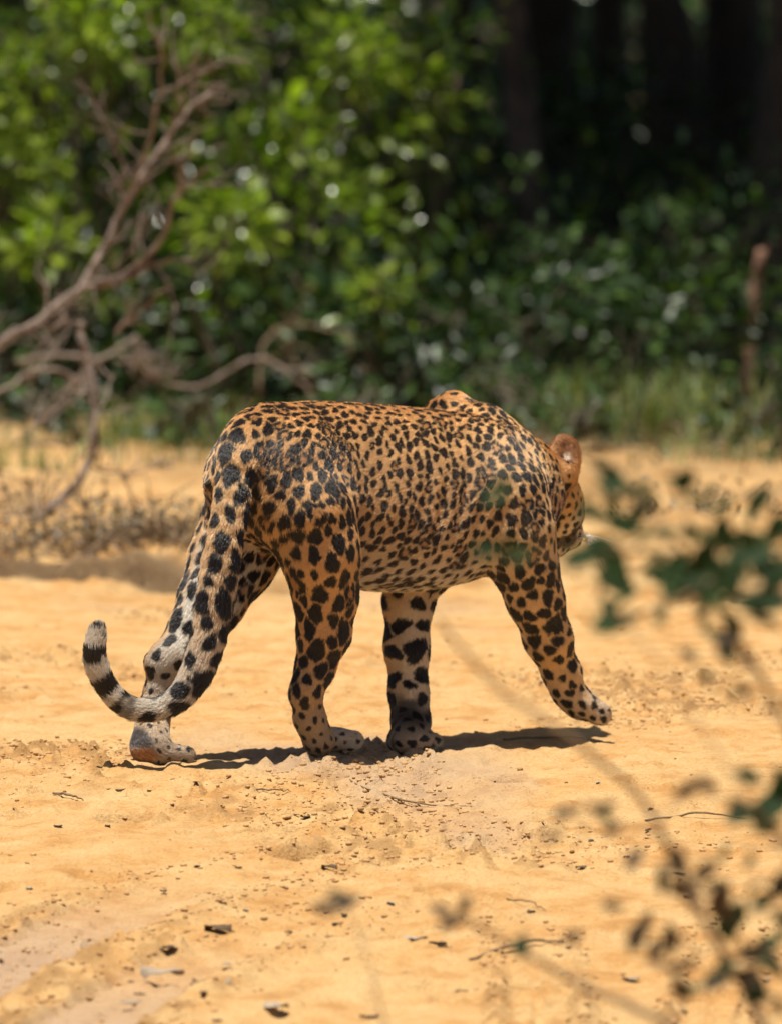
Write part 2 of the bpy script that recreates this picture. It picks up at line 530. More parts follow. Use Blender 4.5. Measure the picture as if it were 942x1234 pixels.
# left haunch / hind leg
ell(PP(317, 592, -0.085), [U, LF, [0, 0, 1]], [0.100, 0.060, 0.118], 0.05, 'thighL')
chain(pr([(296, 630, -0.09, 52), (280, 675, -0.11, 47), (256, 722, -0.15, 38)]), 0.03, 'thighL')
chain(pr([(256, 722, -0.15, 38), (236, 757, -0.175, 30), (212, 787, -0.20, 22), (199, 802, -0.205, 19)]), 0.02, 'legHL')
chain(pr([(196, 794, -0.21, 17), (189, 800, -0.21, 15)]), 0.012, 'lowHL')
chain(pr([(198, 804, -0.205, 19), (191, 838, -0.205, 17.5), (184, 872, -0.205, 18)]), 0.015, 'lowHL')
# front left
ell(B(0.445, 0.085, 0.49), [U, LF, [0, 0, 1]], [0.095, 0.055, 0.112], 0.045, 'shoulder')
chain(pr([(572, 600, 0.16, 50), (545, 645, 0.14, 40), (513, 680, 0.10, 32)]), 0.03, 'shoulder')
chain(pr([(510, 680, 0.10, 31), (492, 725, 0.075, 27), (490, 780, 0.06, 24), (492, 835, 0.05, 21.5), (495, 870, 0.04, 22)]), 0.02, 'legFL')
# front right
ell(PP(588, 590, 0.045), [U, LF, [0, 0, 1]], [0.090, 0.055, 0.105], 0.05, 'shoulder')
chain(pr([(604, 600, 0.035, 54), (618, 640, 0.035, 46), (632, 683, 0.05, 37)]), 0.03, 'shoulder')
chain(pr([(632, 683, 0.05, 37), (643, 720, 0.07, 32), (660, 770, 0.10, 26.5), (677, 812, 0.13, 20.5), (684, 833, 0.14, 18)]), 0.02, 'legFR')
# scapulae crests
chain([(PP(524, 499, 0.19), 15 * S), (PP(545, 497, 0.172), 20.5 * S), (PP(580, 518, 0.13), 26 * S), (PP(606, 548, 0.10), 33 * S)], 0.03, 'shoulder', 0.018)
chain([(PP(566, 531, 0.06), 22 * S), (PP(592, 552, 0.05), 27 * S), (PP(606, 586, 0.045), 38 * S)], 0.03, 'shoulder')
# neck
chain([(B(0.49, 0.0, 0.490), 0.092), (PP(615, 576, 0.18), 0.072), (PP(632, 585, 0.25), 0.066), (HC - hf * 0.03, 0.062)], 0.04, 'neck')
# head
hx = [hf, hs, ht]
ell(H(0, 0, 0.0), hx, [.090, .072, .070], 0.03, 'head')
ell(H(.088, 0, -.012), hx, [.058, .042, .040], 0.025, 'head')
ell(H(.025, .044, -.022), hx, [.055, .038, .048], 0.025, 'head')
ell(H(.03, -.040, -.020), hx, [.055, .036, .045], 0.025, 'head')
ell(H(.05, 0, .035), hx, [.05, .040, .028], 0.02, 'head')
ell(H(.100, 0, -.050), hx, [.036, .028, .024], 0.018, 'head')
ell(H(.115, .020, -.022), hx, [.030, .022, .024], 0.012, 'head')
ell(H(.115, -.020, -.022), hx, [.030, .022, .024], 0.012, 'head')
ell(H(.145, 0, .006), hx, [.014, .017, .013], 0.010, 'nose')
cone(PP(668, 572, 0.25), PP(672, 600, 0.25), .026, .034, 0.02, 'head')
# ears (cupped shells)
EAR = []
for s, c in ((1, PP(681, 549, 0.235)), (-1, H(-.025, -.056, .070))):
    if s == 1:
        ax_n = np.array([0.25, -0.80, 0.55])
    else:
        ax_n = hf * 0.5 - hs * 0.8 + ht * 0.1
    ax_n /= np.linalg.norm(ax_n)
    up_ = np.array([0.10, 0.05, 1.0]) if s == 1 else ht.copy()
    up_ = up_ - ax_n * up_.dot(ax_n); up_ /= np.linalg.norm(up_)
    sd = np.cross(ax_n, up_)
    base = c - up_ * 0.036
    cone(base - up_ * 0.014 - hf * .012, base + up_ * 0.006, .026, .022, 0.014, 'head')
    ell(c, [ax_n, up_, sd], [.017, .042, .0295], 0.012, 'ear')
    ell(c + ax_n * 0.019, [ax_n, up_, sd], [.0095, .034, .021], 0.005, 'earin', True)
    EAR.append((c, ax_n, up_, sd))
# tail
TAIL = [(318, 520, -0.175, 21), (296, 534, -0.235, 19), (287, 562, -0.28, 18), (280, 600, -0.305, 19.5), (271, 650, -0.325, 20.5), (262, 700, -0.335, 20.5),
        (256, 745, -0.34, 20), (247, 785, -0.345, 18.5), (233, 818, -0.35, 16), (216, 841, -0.355, 13.5), (192, 854, -0.36, 11.5), (165, 856, -0.365, 11),
        (142, 844, -0.37, 10.5), (125, 823, -0.37, 11), (115, 796, -0.37, 11.5), (117, 768, -0.365, 9), (119, 758, -0.365, 6)]
tl = catmull([list(PP(x, y, Y)) + [r * S] for x, y, Y, r in TAIL], 40)
for i in range(39):
    cone(tl[i, :3], tl[i + 1, :3], tl[i, 3], tl[i + 1, 3], 0.04 if i < 5 else 0.006, 'tail')
# paws: planted paws with toes
PAWS = []
def paw(c, fwd, reg, w=0.040, ln=0.052, hgt=0.022, lift=0.0, pitch=0.0, toes=True):
    f = np.array(fwd, float); f /= np.linalg.norm(f)
    s = np.cross(f, [0, 0, 1.0]); s /= np.linalg.norm(s)
    u = np.cross(s, f)
    c = np.array(c, float)
    PAWS.append((c, f, s, u, w, ln, hgt))
    ell(c, [f, s, u], [ln, w, hgt], 0.014, reg)
    for i, o in enumerate((-0.72, -0.25, 0.25, 0.72)):
        q = c + f * (ln * (0.78 if abs(o) < .5 else 0.56)) + s * (w * o) - u * hgt * 0.12
        ell(q, [f, s, u], [.023, .0110, hgt * 0.82], 0.0035, reg)
def gnd(px, py):
    p = G(px, py); return np.array([p.x, p.y, gz(p.x, p.y)])
g = gnd(398, 907); paw(g + [0, 0, .021], [0.86, 0.45, 0.0], 'pawHR')
g = gnd(496, 903); paw(g + [0, 0, .022], [0.74, 0.30, 0.0], 'pawFL', w=.043, ln=.046)
cone(PP(495, 868, 0.04), g + [-.004, 0, .030], 21 * S, 23 * S, 0.015, 'pawFL')
# trailing hind foot, heel up, pushing off the toes
g = gnd(189, 917)
paw(g + [.014, 0, .020], [0.78, 0.40, -0.05], 'pawHL', w=.038, ln=.046, hgt=.020)
cone(PP(184, 868, -0.205), g + [-.012, -.01, .034], 18 * S, 24 * S, 0.014, 'pawHL')
# lifted front paw
paw(PP(703, 850, 0.155), [0.80, 0.36, -0.42], 'pawFR', w=.037, ln=.044, hgt=.025)
cone(PP(684, 833, 0.14), PP(697, 847, 0.15), 18.5 * S, 18 * S, 0.014, 'pawFR')

def torso_sdf(p):
    q = p - O
    a = q @ U; l = q @ LF; z = q[..., 2]
    tab = catmull(TT, 240)
    o_ = np.argsort(tab[:, 0]); tab = tab[o_]
    aa = np.clip(a, TT[0, 0], TT[-1, 0])
    zt = np.interp(aa, tab[:, 0], tab[:, 1]); zb = np.interp(aa, tab[:, 0], tab[:, 2]); w = np.interp(aa, tab[:, 0], tab[:, 3])
    w = np.maximum(w, 0.008)
    h = np.maximum((zt - zb) / 2, 0.008); zc = (zt + zb) / 2
    zz = (z - zc) / h
    # barrel: fuller below, narrower at spine
    ww = w * (1.0 - 0.13 * np.clip(zz, -1, 1))
    r = (np.abs(l / ww) ** 2.15 + np.abs(zz) ** 2.15) ** (1 / 2.15)
    d = (r - 1) * np.minimum(ww, h) * 0.95
    da = np.maximum(np.maximum(TT[0, 0] - a, a - TT[-1, 0]), 0)
    return np.hypot(np.maximum(d, 0), da) + np.minimum(d, 0)

def prim_sdf(pm, p):
    if pm['t'] == 'cone':
        ab = pm['b'] - pm['a']
        t = np.clip(((p - pm['a']) @ ab) / (ab @ ab), 0, 1)
        d = p - pm['a'] - t[..., None] * ab
        return np.sqrt((d * d).sum(-1)) - (pm['ra'] + t * (pm['rb'] - pm['ra']))
    if pm['t'] == 'ell':
        q = (p - pm['c']) @ pm['R'].T
        k0 = np.sqrt(((q / pm['rad']) ** 2).sum(-1)) + 1e-9
        k1 = np.sqrt(((q / pm['rad'] ** 2) ** 2).sum(-1)) + 1e-9
        return k0 * (k0 - 1) / k1
    return torso_sdf(p)

def prim_box(pm):
    mg = pm['k'] + 0.02
    if pm['t'] == 'cone':
        r = max(pm['ra'], pm['rb']) + mg
        return np.minimum(pm['a'], pm['b']) - r, np.maximum(pm['a'], pm['b']) + r
    if pm['t'] == 'ell':
        r = pm['rad'].max() + mg
        return pm['c'] - r, pm['c'] + r
    c = np.array([B(a, l, z) for a in (-.2, .66) for l in (-.15, .15) for z in (.27, .68)])
    return c.min(0) - .02, c.max(0) + .02

hgrid = 0.004
lo = np.array([-0.62, -0.46, -0.012]); hi = np.array([0.46, 0.60, 0.70])
dim = np.ceil((hi - lo) / hgrid).astype(int) + 1
F = np.full(dim, 0.2, np.float32)
axs = [lo[i] + np.arange(dim[i]) * hgrid for i in range(3)]
for pm in prims:
    b0, b1 = prim_box(pm)
    i0 = np.clip(((b0 - lo) / hgrid).astype(int), 0, dim - 1); i1 = np.clip(((b1 - lo) / hgrid).astype(int) + 2, 1, dim)
    if (i1 <= i0).any():
        continue
    sl = tuple(slice(i0[j], i1[j]) for j in range(3))
    g3 = np.stack(np.meshgrid(axs[0][sl[0]], axs[1][sl[1]], axs[2][sl[2]], indexing='ij'), -1)
    d = prim_sdf(pm, g3)
    D = F[sl].astype(float)
    k = max(pm['k'], 1e-4)
    if pm.get('sub'):
        d = -d
        h_ = np.maximum(k - np.abs(D - d), 0) / k
        D = np.maximum(D, d) + h_ * h_ * k * 0.25
    else:
        h_ = np.maximum(k - np.abs(D - d), 0) / k
        D = np.minimum(D, d) - h_ * h_ * k * 0.25
    F[sl] = D

def surface_nets(F):
    s = F < 0
    c = [s[i:s.shape[0] - 1 + i, j:s.shape[1] - 1 + j, k:s.shape[2] - 1 + k] for i in (0, 1) for j in (0, 1) for k in (0, 1)]
    cnt = sum(x.astype(np.int8) for x in c)
    act = (cnt > 0) & (cnt < 8)
    ids = np.argwhere(act)
    cid = np.full(act.shape, -1, np.int32); cid[act] = np.arange(len(ids))
    pos = np.zeros((len(ids), 3)); num = np.zeros(len(ids))
    offs = [(i, j, k) for i in (0, 1) for j in (0, 1) for k in (0, 1)]
    for o in offs:
        for ax in range(3):
            if o[ax]: continue
            o2 = list(o); o2[ax] = 1
            f0 = F[ids[:, 0] + o[0], ids[:, 1] + o[1], ids[:, 2] + o[2]]
            f1 = F[ids[:, 0] + o2[0], ids[:, 1] + o2[1], ids[:, 2] + o2[2]]
            m = (f0 < 0) != (f1 < 0)
            t = np.where(m, f0 / np.where(m, f0 - f1, 1), 0)
            pt = np.tile(np.array(o, float), (len(ids), 1)); pt[:, ax] += t
            pos[m] += pt[m]; num[m] += 1
    V = lo + (ids + pos / num[:, None]) * hgrid
    quads = []
    for ax in range(3):
        a = s.take(np.arange(s.shape[ax] - 1), ax); b_ = s.take(np.arange(1, s.shape[ax]), ax)
        e = np.argwhere(a != b_)
        o1, o2 = [q for q in range(3) if q != ax]
        e = e[(e[:, o1] > 0) & (e[:, o2] > 0) & (e[:, o1] < s.shape[o1] - 1) & (e[:, o2] < s.shape[o2] - 1)]
        inside = s[e[:, 0], e[:, 1], e[:, 2]]
        def cell(d1, d2):
            q = e.copy(); q[:, o1] -= d1; q[:, o2] -= d2
            return cid[q[:, 0], q[:, 1], q[:, 2]]
        q = np.stack([cell(1, 1), cell(0, 1), cell(0, 0), cell(1, 0)], -1)
        flip = inside if ax != 1 else ~inside
        q[~flip] = q[~flip][:, ::-1]
        quads.append(q)
    return V, np.vstack(quads)

LV, LQ = surface_nets(F)
# keep the largest connected piece only is unnecessary: all parts touch. light smoothing
E = np.vstack([LQ[:, [0, 1]], LQ[:, [1, 2]], LQ[:, [2, 3]], LQ[:, [3, 0]]])
for it in range(4):
    acc = np.zeros_like(LV); n_ = np.zeros(len(LV))
    np.add.at(acc, E[:, 0], LV[E[:, 1]]); np.add.at(n_, E[:, 0], 1)
    np.add.at(acc, E[:, 1], LV[E[:, 0]]); np.add.at(n_, E[:, 1], 1)
    avg = acc / n_[:, None]
    LV = LV + (0.5 if it % 2 == 0 else -0.5) * (avg - LV)

_q = LV - O
_a, _l, _z = _q @ U, _q @ LF, LV[:, 2]
_n0 = np.zeros_like(LV); _n0[:] = _l[:, None] * LF; _n0 /= np.linalg.norm(_n0, axis=1, keepdims=True) + 1e-6
_rib = sstep(.20, .26, _a) * sstep(.46, .40, _a) * sstep(.36, .42, _z) * sstep(.58, .52, _z)
LV = LV + _n0 * (0.0016 * _rib * np.sin((_a - .35 * _z) * 150))[:, None]
_g = np.stack([fbm(LV[:, 0] * 13, LV[:, 1] * 13, LV[:, 2] * 13 + 9 * k, 2) for k in range(3)], 1)
LV = LV + _g * 0.0022 * (_z > 0.12)[:, None]
body_me = mesh_np('body', LV, LQ)
nv = len(LV)
nrm = np.empty(nv * 3, np.float32); body_me.vertex_normals.foreach_get('vector', nrm); nrm = nrm.reshape(-1, 3).astype(float)
# a quick check that normals point outwards
if (nrm * (LV - LV.mean(0))).sum() < 0:
    body_me.flip_normals(); nrm = -nrm

# ---- per vertex region weights
REG = ['torso', 'thighR', 'thighL', 'legHR', 'legHL', 'lowHR', 'lowHL', 'shoulder', 'legFL', 'legFR', 'neck', 'head', 'nose', 'ear', 'earin', 'tail', 'pawHR', 'pawHL', 'pawFL', 'pawFR']
RI = {r: i for i, r in enumerate(REG)}
dist = np.full((nv, len(REG)), 9.0)
flow = np.zeros((nv, 3)); fw = np.zeros(nv)
tail_t = np.zeros(nv); tail_best = np.full(nv, 9.0)
ti = 0
for pm in prims:
    d = prim_sdf(pm, LV)
    if pm.get('sub'): d = np.abs(d) - 0.003
    r = RI[pm['reg']]
    dist[:, r] = np.minimum(dist[:, r], d)
    w = np.exp(-np.clip(d, -0.01, 1) / 0.012)
    if pm['reg'] in ('torso',):
        dirv = -0.85 * U + np.array([0, 0, -0.45])
    elif pm['reg'] in ('thighR', 'thighL', 'shoulder') and pm['t'] == 'ell':
        dirv = -0.55 * U + np.array([0, 0, -0.8])
    elif pm['reg'] in ('head', 'nose', 'ear', 'earin'):
        dirv = -hf + 0.2 * ht if pm['reg'] != 'ear' else np.array([0, 0, 1.0])
    elif pm['reg'] == 'neck':
        dirv = pm['a'] - pm['b']
    elif pm['t'] == 'cone':
        dirv = pm['b'] - pm['a']
    else:
        dirv = pm['R'][0]
    dirv = dirv / (np.linalg.norm(dirv) + 1e-9)
    flow += w[:, None] * dirv; fw += w
    if pm['reg'] == 'tail':
        m_ = d < tail_best
        tail_t[m_] = ti / 39.0; tail_best[m_] = d[m_]; ti += 1
flow /= np.linalg.norm(flow, axis=1, keepdims=True) + 1e-9
flow -= nrm * (flow * nrm).sum(1, keepdims=True)
flow /= np.linalg.norm(flow, axis=1, keepdims=True) + 1e-6
reg = dist.argmin(1)
W = np.exp(-(dist - dist.min(1, keepdims=True)) / 0.018); W /= W.sum(1, keepdims=True)
bq = LV - O
va, vl, vz = bq @ U, bq @ LF, LV[:, 2]
hq = LV - HC
vhf, vhs, vht = hq @ hf, hq @ hs, hq @ ht

# ---- coat base colour
TAWNY = np.array([0.66, 0.345, 0.115]); GOLD = np.array([0.70, 0.45, 0.205]); PALE = np.array([0.68, 0.50, 0.285]); WHITE = np.array([0.74, 0.68, 0.58])
def lerp(a, b, t):
    return a + (b - a) * np.asarray(t)[:, None]
base = np.tile(GOLD, (nv, 1))
base = lerp(base, TAWNY, sstep(0.56, 0.66, vz) * 0.75 + 0.1)
torsoish = W[:, RI['torso']] + W[:, RI['shoulder']] * 0.8
base = lerp(base, PALE, 0.9 * torsoish * sstep(0.47, 0.36, vz))
base = lerp(base, WHITE, torsoish * sstep(-0.25, -0.85, nrm[:, 2]) * sstep(0.44, 0.36, vz) * 0.6)
rt = -LF
inR = nrm @ rt; inF = nrm @ U
def reg_sum(*n): return sum(W[:, RI[x]] for x in n)
wl = reg_sum('thighL', 'legHL', 'lowHL')
base = lerp(base, WHITE, wl * sstep(0.30, 0.75, inR * 0.8 - inF * 0.55) * sstep(0.50, 0.38, vz))
wfl = reg_sum('legFL', 'pawFL')
base = lerp(base, PALE * 1.02, wfl * sstep(-0.1, 0.4, inR))
base = lerp(base, WHITE, wfl * sstep(0.5, 0.9, inR) * 0.4)
wr = reg_sum('thighR', 'legHR', 'lowHR')
base = lerp(base, TAWNY * 1.02, wr * 0.55)
base = lerp(base, WHITE, wr * sstep(0.2, 0.7, -inR))
wfr = reg_sum('legFR', 'pawFR')
base = lerp(base, WHITE, wfr * sstep(0.15, 0.6, -inR - 0.3 * inF))
base = lerp(base, GOLD * 1.03, wfr * 0.5)
wlow = reg_sum('lowHR', 'lowHL')
base = lerp(base, np.array([0.34, 0.25, 0.16]), 0.9 * wlow)
base = lerp(base, np.array([0.34, 0.26, 0.19]), reg_sum('pawHL') * .9)
wp = reg_sum('pawHR', 'pawFR')
base = lerp(base, np.array([0.56, 0.46, 0.35]), wp * 0.85)
base = lerp(base, np.array([0.33, 0.24, 0.165]), reg_sum('pawFL') * 0.8)
wt = reg_sum('tail')
base = lerp(base, WHITE * 0.82, wt * sstep(0.12, 0.60, tail_t) * 0.9)
base = lerp(base, WHITE, reg_sum('head') * sstep(0.02, -0.03, vht) * sstep(-0.01, 0.04, vhf) * 0.75)
base = lerp(base, np.array([0.02, 0.015, 0.013]), reg_sum('nose') * 0.0)
er = reg_sum('ear', 'earin')
base = lerp(base, np.array([0.40, 0.175, 0.060]), er)
for (c0, an, up_, sd) in EAR:
    q_ = LV - c0
    e_r = np.sqrt(((q_ @ up_) / .036) ** 2 + ((q_ @ sd) / .029) ** 2)
    base = lerp(base, np.array([0.20, 0.075, 0.028]), er * sstep(0.004, 0.008, q_ @ an) * sstep(1.0, 0.35, e_r) * (np.linalg.norm(q_, axis=1) < .06) * 0.9)  # cup centre darkened in the coat colour as inner shading

# ---- rosettes and spots
# spacing, along, across, rosette chance, per region
SPEC = {'torso': (.0184, .0094, .0062, .06), 'thighR': (.0315, .0168, .0125, .06), 'thighL': (.0315, .0168, .0125, .06), 'legHR': (.038, .0215, .0160, 0),
        'legHL': (.040, .0200, .0145, 0), 'lowHR': (.020, .0050, .0042, 0), 'lowHL': (.022, .0060, .0045, 0), 'shoulder': (.0245, .0116, .0090, .10),
        'legFL': (.045, .0135, .0185, 0), 'legFR': (.031, .0145, .0138, 0), 'neck': (.024, .0100, .0080, 0), 'head': (.018, .0070, .0058, 0), 'nose': (.05, .001, .001, 0),
        'ear': (.05, .001, .001, 0), 'earin': (.05, .001, .001, 0), 'tail': (.040, .0205, .0150, 0), 'pawHR': (.020, .0050, .0042, 0), 'pawHL': (.020, .005, .0042, 0),
        'pawFL': (.024, .0080, .0070, 0), 'pawFR': (.018, .0050, .0042, 0)}
SP_ = np.array([SPEC[r] for r in REG])
vs = W @ SP_
# thighs: small spots on top, large below
th = reg_sum('thighR', 'thighL')
k_ = 1 - th * 0.42 * sstep(0.50, 0.62, vz)
vs[:, :3] *= k_[:, None]; vs[:, 3] += th * 0.45 * sstep(0.5, 0.6, vz); vs[:, 1] *= 1 - 0.25 * reg_sum('torso') * sstep(0.42, 0.36, vz)
vs[:, :3] *= (1 + reg_sum('tail') * 0.22 * sstep(.4, .5, tail_t))[:, None]
tw = reg_sum('torso')
k_ = 1 + tw * 0.30 * sstep(0.42, 0.34, vz) - tw * 0.04 * sstep(0.58, 0.64, vz)
vs[:, :3] *= k_[:, None]
order = rng.permutation(nv)
cell = {}
spots = []
CS = 0.05
LVt = LV.tolist(); vsp = vs[:, 0].tolist()
for vi in order.tolist():
    p = LVt[vi]; r = vsp[vi]
    key = (int(p[0] // CS), int(p[1] // CS), int(p[2] // CS))
    ok = True
    for dx in (-1, 0, 1):
        for dy in (-1, 0, 1):
            for dz in (-1, 0, 1):
                for q, rq, qi in cell.get((key[0] + dx, key[1] + dy, key[2] + dz), ()):
                    rr = 0.5 * (r + rq) * 0.86
                    ex, ey, ez = p[0] - q[0], p[1] - q[1], p[2] - q[2]
                    if ex * ex + ey * ey + ez * ez < rr * rr:
                        ok = False; break
                if not ok: break
            if not ok: break
        if not ok: break
    if ok:
        cell.setdefault(key, []).append((p, r, vi)); spots.append(vi)
spots = np.array(spots)
vkd = kdtree.KDTree(nv)
for i, p in enumerate(LVt):
    vkd.insert(p, i)
vkd.balance()
_w = 1.0 / vs[:, 0] ** 2
_sub = rng.permutation(nv)[:45000]
for _ in range(5):
    k2 = kdtree.KDTree(len(spots))
    for i, s_ in enumerate(spots.tolist()):
        k2.insert(LVt[s_], i)
    k2.balance()
    own = np.array([k2.find(LVt[v])[1] for v in _sub.tolist()])
    acc = np.zeros((len(spots), 3)); wt_ = np.zeros(len(spots))
    np.add.at(acc, own, LV[_sub] * _w[_sub][:, None]); np.add.at(wt_, own, _w[_sub])
    cen = np.where(wt_[:, None] > 0, acc / np.maximum(wt_, 1e-9)[:, None], LV[spots])
    spots = np.unique(np.array([vkd.find(c)[1] for c in cen.tolist()]))
NS = len(spots)
sc_ = LV[spots]; sn = nrm[spots]
st = flow[spots].copy()
# on the flank the marks run up and down; on the low belly they slant back
tz = np.array([0, 0, -1.0]) - 0.15 * U
fl_w = (W[spots, RI['torso']] * sstep(0.62, 0.57, vz[spots]) * sstep(0.36, 0.44, vz[spots]))[:, None]
st = st * (1 - fl_w) + tz * fl_w
low_w = (W[spots, RI['torso']] * sstep(0.44, 0.36, vz[spots]))[:, None]
st = st * (1 - low_w) + (-0.8 * U + np.array([0, 0, -0.55])) * low_w
ang = rng.normal(0, 0.30, NS)
st -= sn * (st * sn).sum(1, keepdims=True); st /= np.linalg.norm(st, axis=1, keepdims=True) + 1e-9
sb = np.cross(sn, st)
st2 = st * np.cos(ang)[:, None] + sb * np.sin(ang)[:, None]
sb2 = np.cross(sn, st2)
jit = 1.06 * rng.lognormal(0, 0.19, NS)
ra_ = vs[spots, 1] * jit * rng.lognormal(0, 0.12, NS); rb_ = vs[spots, 2] * jit
ros = rng.random(NS) < vs[spots, 3]
ra_ = np.where(ros, ra_ * 1.25, ra_); rb_ = np.where(ros, np.maximum(rb_ * 1.45, ra_ * 0.72), rb_)
ph = rng.random((NS, 4)) * 6.283
kd = kdtree.KDTree(NS)
for i, p in enumerate(sc_):
    kd.insert(p, i)
kd.balance()

def pattern(pts, nmls=None):
    """0..1 darkness of the markings and 0..1 rosette-centre tone"""
    K = 4
    idx = np.empty((len(pts), K), int)
    for i, p in enumerate(pts.tolist()):
        r = kd.find_n(p, K)
        idx[i] = [x[1] for x in r]
    dark = np.zeros(len(pts)); tone = np.zeros(len(pts))
    f1 = np.full(len(pts), 9.0); f2 = np.full(len(pts), 9.0)
    wob = 0.18 * vnoise(pts[:, 0] * 130, pts[:, 1] * 130, pts[:, 2] * 130) + 0.14 * vnoise(pts[:, 0] * 330, pts[:, 1] * 330, pts[:, 2] * 330)
    for k in range(K):
        s = idx[:, k]
        d = pts - sc_[s]
        a = (d * st2[s]).sum(1) / ra_[s]; b_ = (d * sb2[s]).sum(1) / rb_[s]; c = (d * sn[s]).sum(1) / 0.02
        rad = np.sqrt(a * a + b_ * b_ + 0.3 * c * c)
        phi = np.arctan2(b_, a)
        f = rad * (1 + 0.11 * np.sin(2 * phi + ph[s, 0]) + 0.10 * np.sin(3 * phi + ph[s, 1])) + wob
        f = f + 0.06
        f2 = np.minimum(f2, np.maximum(f, f1)); f1 = np.minimum(f1, f)
        solid = sstep(1.06, 0.92, f)
        gap = 0.55 + 0.55 * np.sin(3 * phi + ph[s, 2]) + 0.35 * np.sin(5 * phi + ph[s, 3])
        ring = sstep(0.40, 0.30, np.abs(f - 0.82)) * sstep(-0.25, 0.1, gap)
        rr = ros[s]
        dark = np.maximum(dark, np.where(rr, ring, solid))
        tone = np.maximum(tone, np.where(rr, sstep(0.8, 0.5, f), 0))
    dark = dark * sstep(0.02, 0.16, f2 - f1)          # neighbouring marks never run together
    return dark, tone

BLACK = np.array([0.014, 0.010, 0.008]); BROWN = np.array([0.040, 0.022, 0.012])
def coat(pts, vi):
    dark, tone = pattern(pts)
    c = base[vi] * (1 + 0.10 * vnoise(pts[:, 0] * 30, pts[:, 1] * 30, pts[:, 2] * 30))[:, None]
    c = lerp(c, np.array([0.40, 0.165, 0.045]), tone * 0.6)
    # tail rings towards the tip, black blotches on wrist and mouth corner
    tt = tail_t[vi]; w_ = W[vi, RI['tail']]
    ring = w_ * sstep(0.66, 0.72, tt) * sstep(-0.35, 0.0, np.sin(tt * 39 * 2 * math.pi / 3.3 + 0.8 * vnoise(pts[:, 0] * 50, pts[:, 1] * 50, pts[:, 2] * 50)))
    dark = np.where((w_ > 0.5) & (tt > 0.69), ring, dark)
    tip = w_ * sstep(0.985, 1.0, tt) * 0
    # ear back black base, inside pale tuft
    for (c0, an, up_, sd) in EAR:
        q = pts - c0
        qa, qu, qs = q @ an, q @ up_, q @ sd
        inside = sstep(0.0, 0.006, qa) * (np.abs(qu) < 0.06) * (np.abs(qs) < 0.05) * (W[vi, RI['ear']] + W[vi, RI['earin']] > 0.4)
        tuft = inside * sstep(0.5, 0.9, vnoise(qs * 140 + qu * 60, qu * 30) + 0.75) * sstep(0.016, 0.0, np.abs(qu + 0.012)) * sstep(0.014, 0.004, np.abs(qs))
        c = lerp(c, np.array([0.75, 0.62, 0.48]), tuft)
        side_ = sstep(0.022, 0.030, -(q @ np.array([1.0, 0, 0]))) * (np.linalg.norm(q, axis=1) < 0.065) * (W[vi, RI['ear']] > 0.4) * sstep(0.02, -0.01, qu)
        dark = np.maximum(dark, 0.9 * side_)
        back = sstep(0.002, -0.008, qa) * (W[vi, RI['ear']] > 0.4) * sstep(0.03, 0.0, qu) * (np.linalg.norm(q, axis=1) < 0.065)
        dark = np.maximum(dark, back * 0.95)
        low = (np.linalg.norm(q + up_ * 0.030 - an * 0.01, axis=1) < 0.013)
        dark = np.maximum(dark, low * 0.8)
    # lip corner
    hq_ = pts - HC
    f_, s_, t_ = hq_ @ hf, hq_ @ hs, hq_ @ ht
    lip = W[vi, RI['head']] * sstep(1.2, 0.8, np.sqrt(((f_ - 0.085) / 0.034) ** 2 + ((t_ + 0.042) / 0.020) ** 2))
    dark = np.maximum(dark, lip * 0.9)
    stripe = 0
    # dark back of the planted wrist
    wrist = W[vi, RI['legFL']] * 0
    pw = W[vi, RI['pawFL']] + W[vi, RI['legFL']]
    wb = pw * sstep(0.02, 0.06, pts[:, 2] + 0.0) * sstep(0.105, 0.075, pts[:, 2] + 0.02 * vnoise(pts[:, 0] * 60, pts[:, 1] * 60, pts[:, 2] * 60))
    dark = np.maximum(dark, wb * 0.80)
    # grey sole side of the raised heel
    pl = W[vi, RI['pawHL']] + W[vi, RI['lowHL']]
    gr_ = pl * sstep(0.070, 0.055, pts[:, 2]) * sstep(0.022, 0.034, pts[:, 2]) * sstep(0.25, 0.6, -(nrm[vi] @ U))
    c = lerp(c, np.array([0.055, 0.043, 0.038]), gr_)
    pad = pl * sstep(0.029, 0.025, pts[:, 2] + 0.004 * vnoise(pts[:, 0] * 60, pts[:, 1] * 60)) * sstep(0.25, 0.6, -(nrm[vi] @ U))
    c = lerp(c, np.array([0.42, 0.19, 0.07]), pad)
    dark = dark * (1 - 0.9 * np.clip(gr_ + pad, 0, 1))
    for (c0, f_, s_, u_, w_p, ln_p, h_p) in PAWS:
        q = pts - c0
        qf, qs, qu = q @ f_, q @ s_, q @ u_
        near_ = (np.abs(qs) < w_p * 1.3) & (np.abs(qu) < h_p * 1.6)
        for o_ in (-0.485, 0.0, 0.485):  # crease shade between the toes, painted as dark lines
            dark = np.maximum(dark, 0.75 * near_ * sstep(0.0026, 0.0010, np.abs(qs - w_p * o_)) * sstep(ln_p * .55, ln_p * .8, qf))
    nose_ = W[vi, RI['nose']]
    c = lerp(c, np.array([0.20, 0.08, 0.07]), sstep(0.3, 0.7, nose_))
    ink = lerp(np.tile(BLACK, (len(pts), 1)), BROWN, W[vi, RI['torso']] * 0.9)
    return c + (ink - c) * np.clip(dark, 0, 1)[:, None]

vcol = coat(LV, np.arange(nv))
add_attr(body_me, 'coat', vcol, 'FLOAT_COLOR')

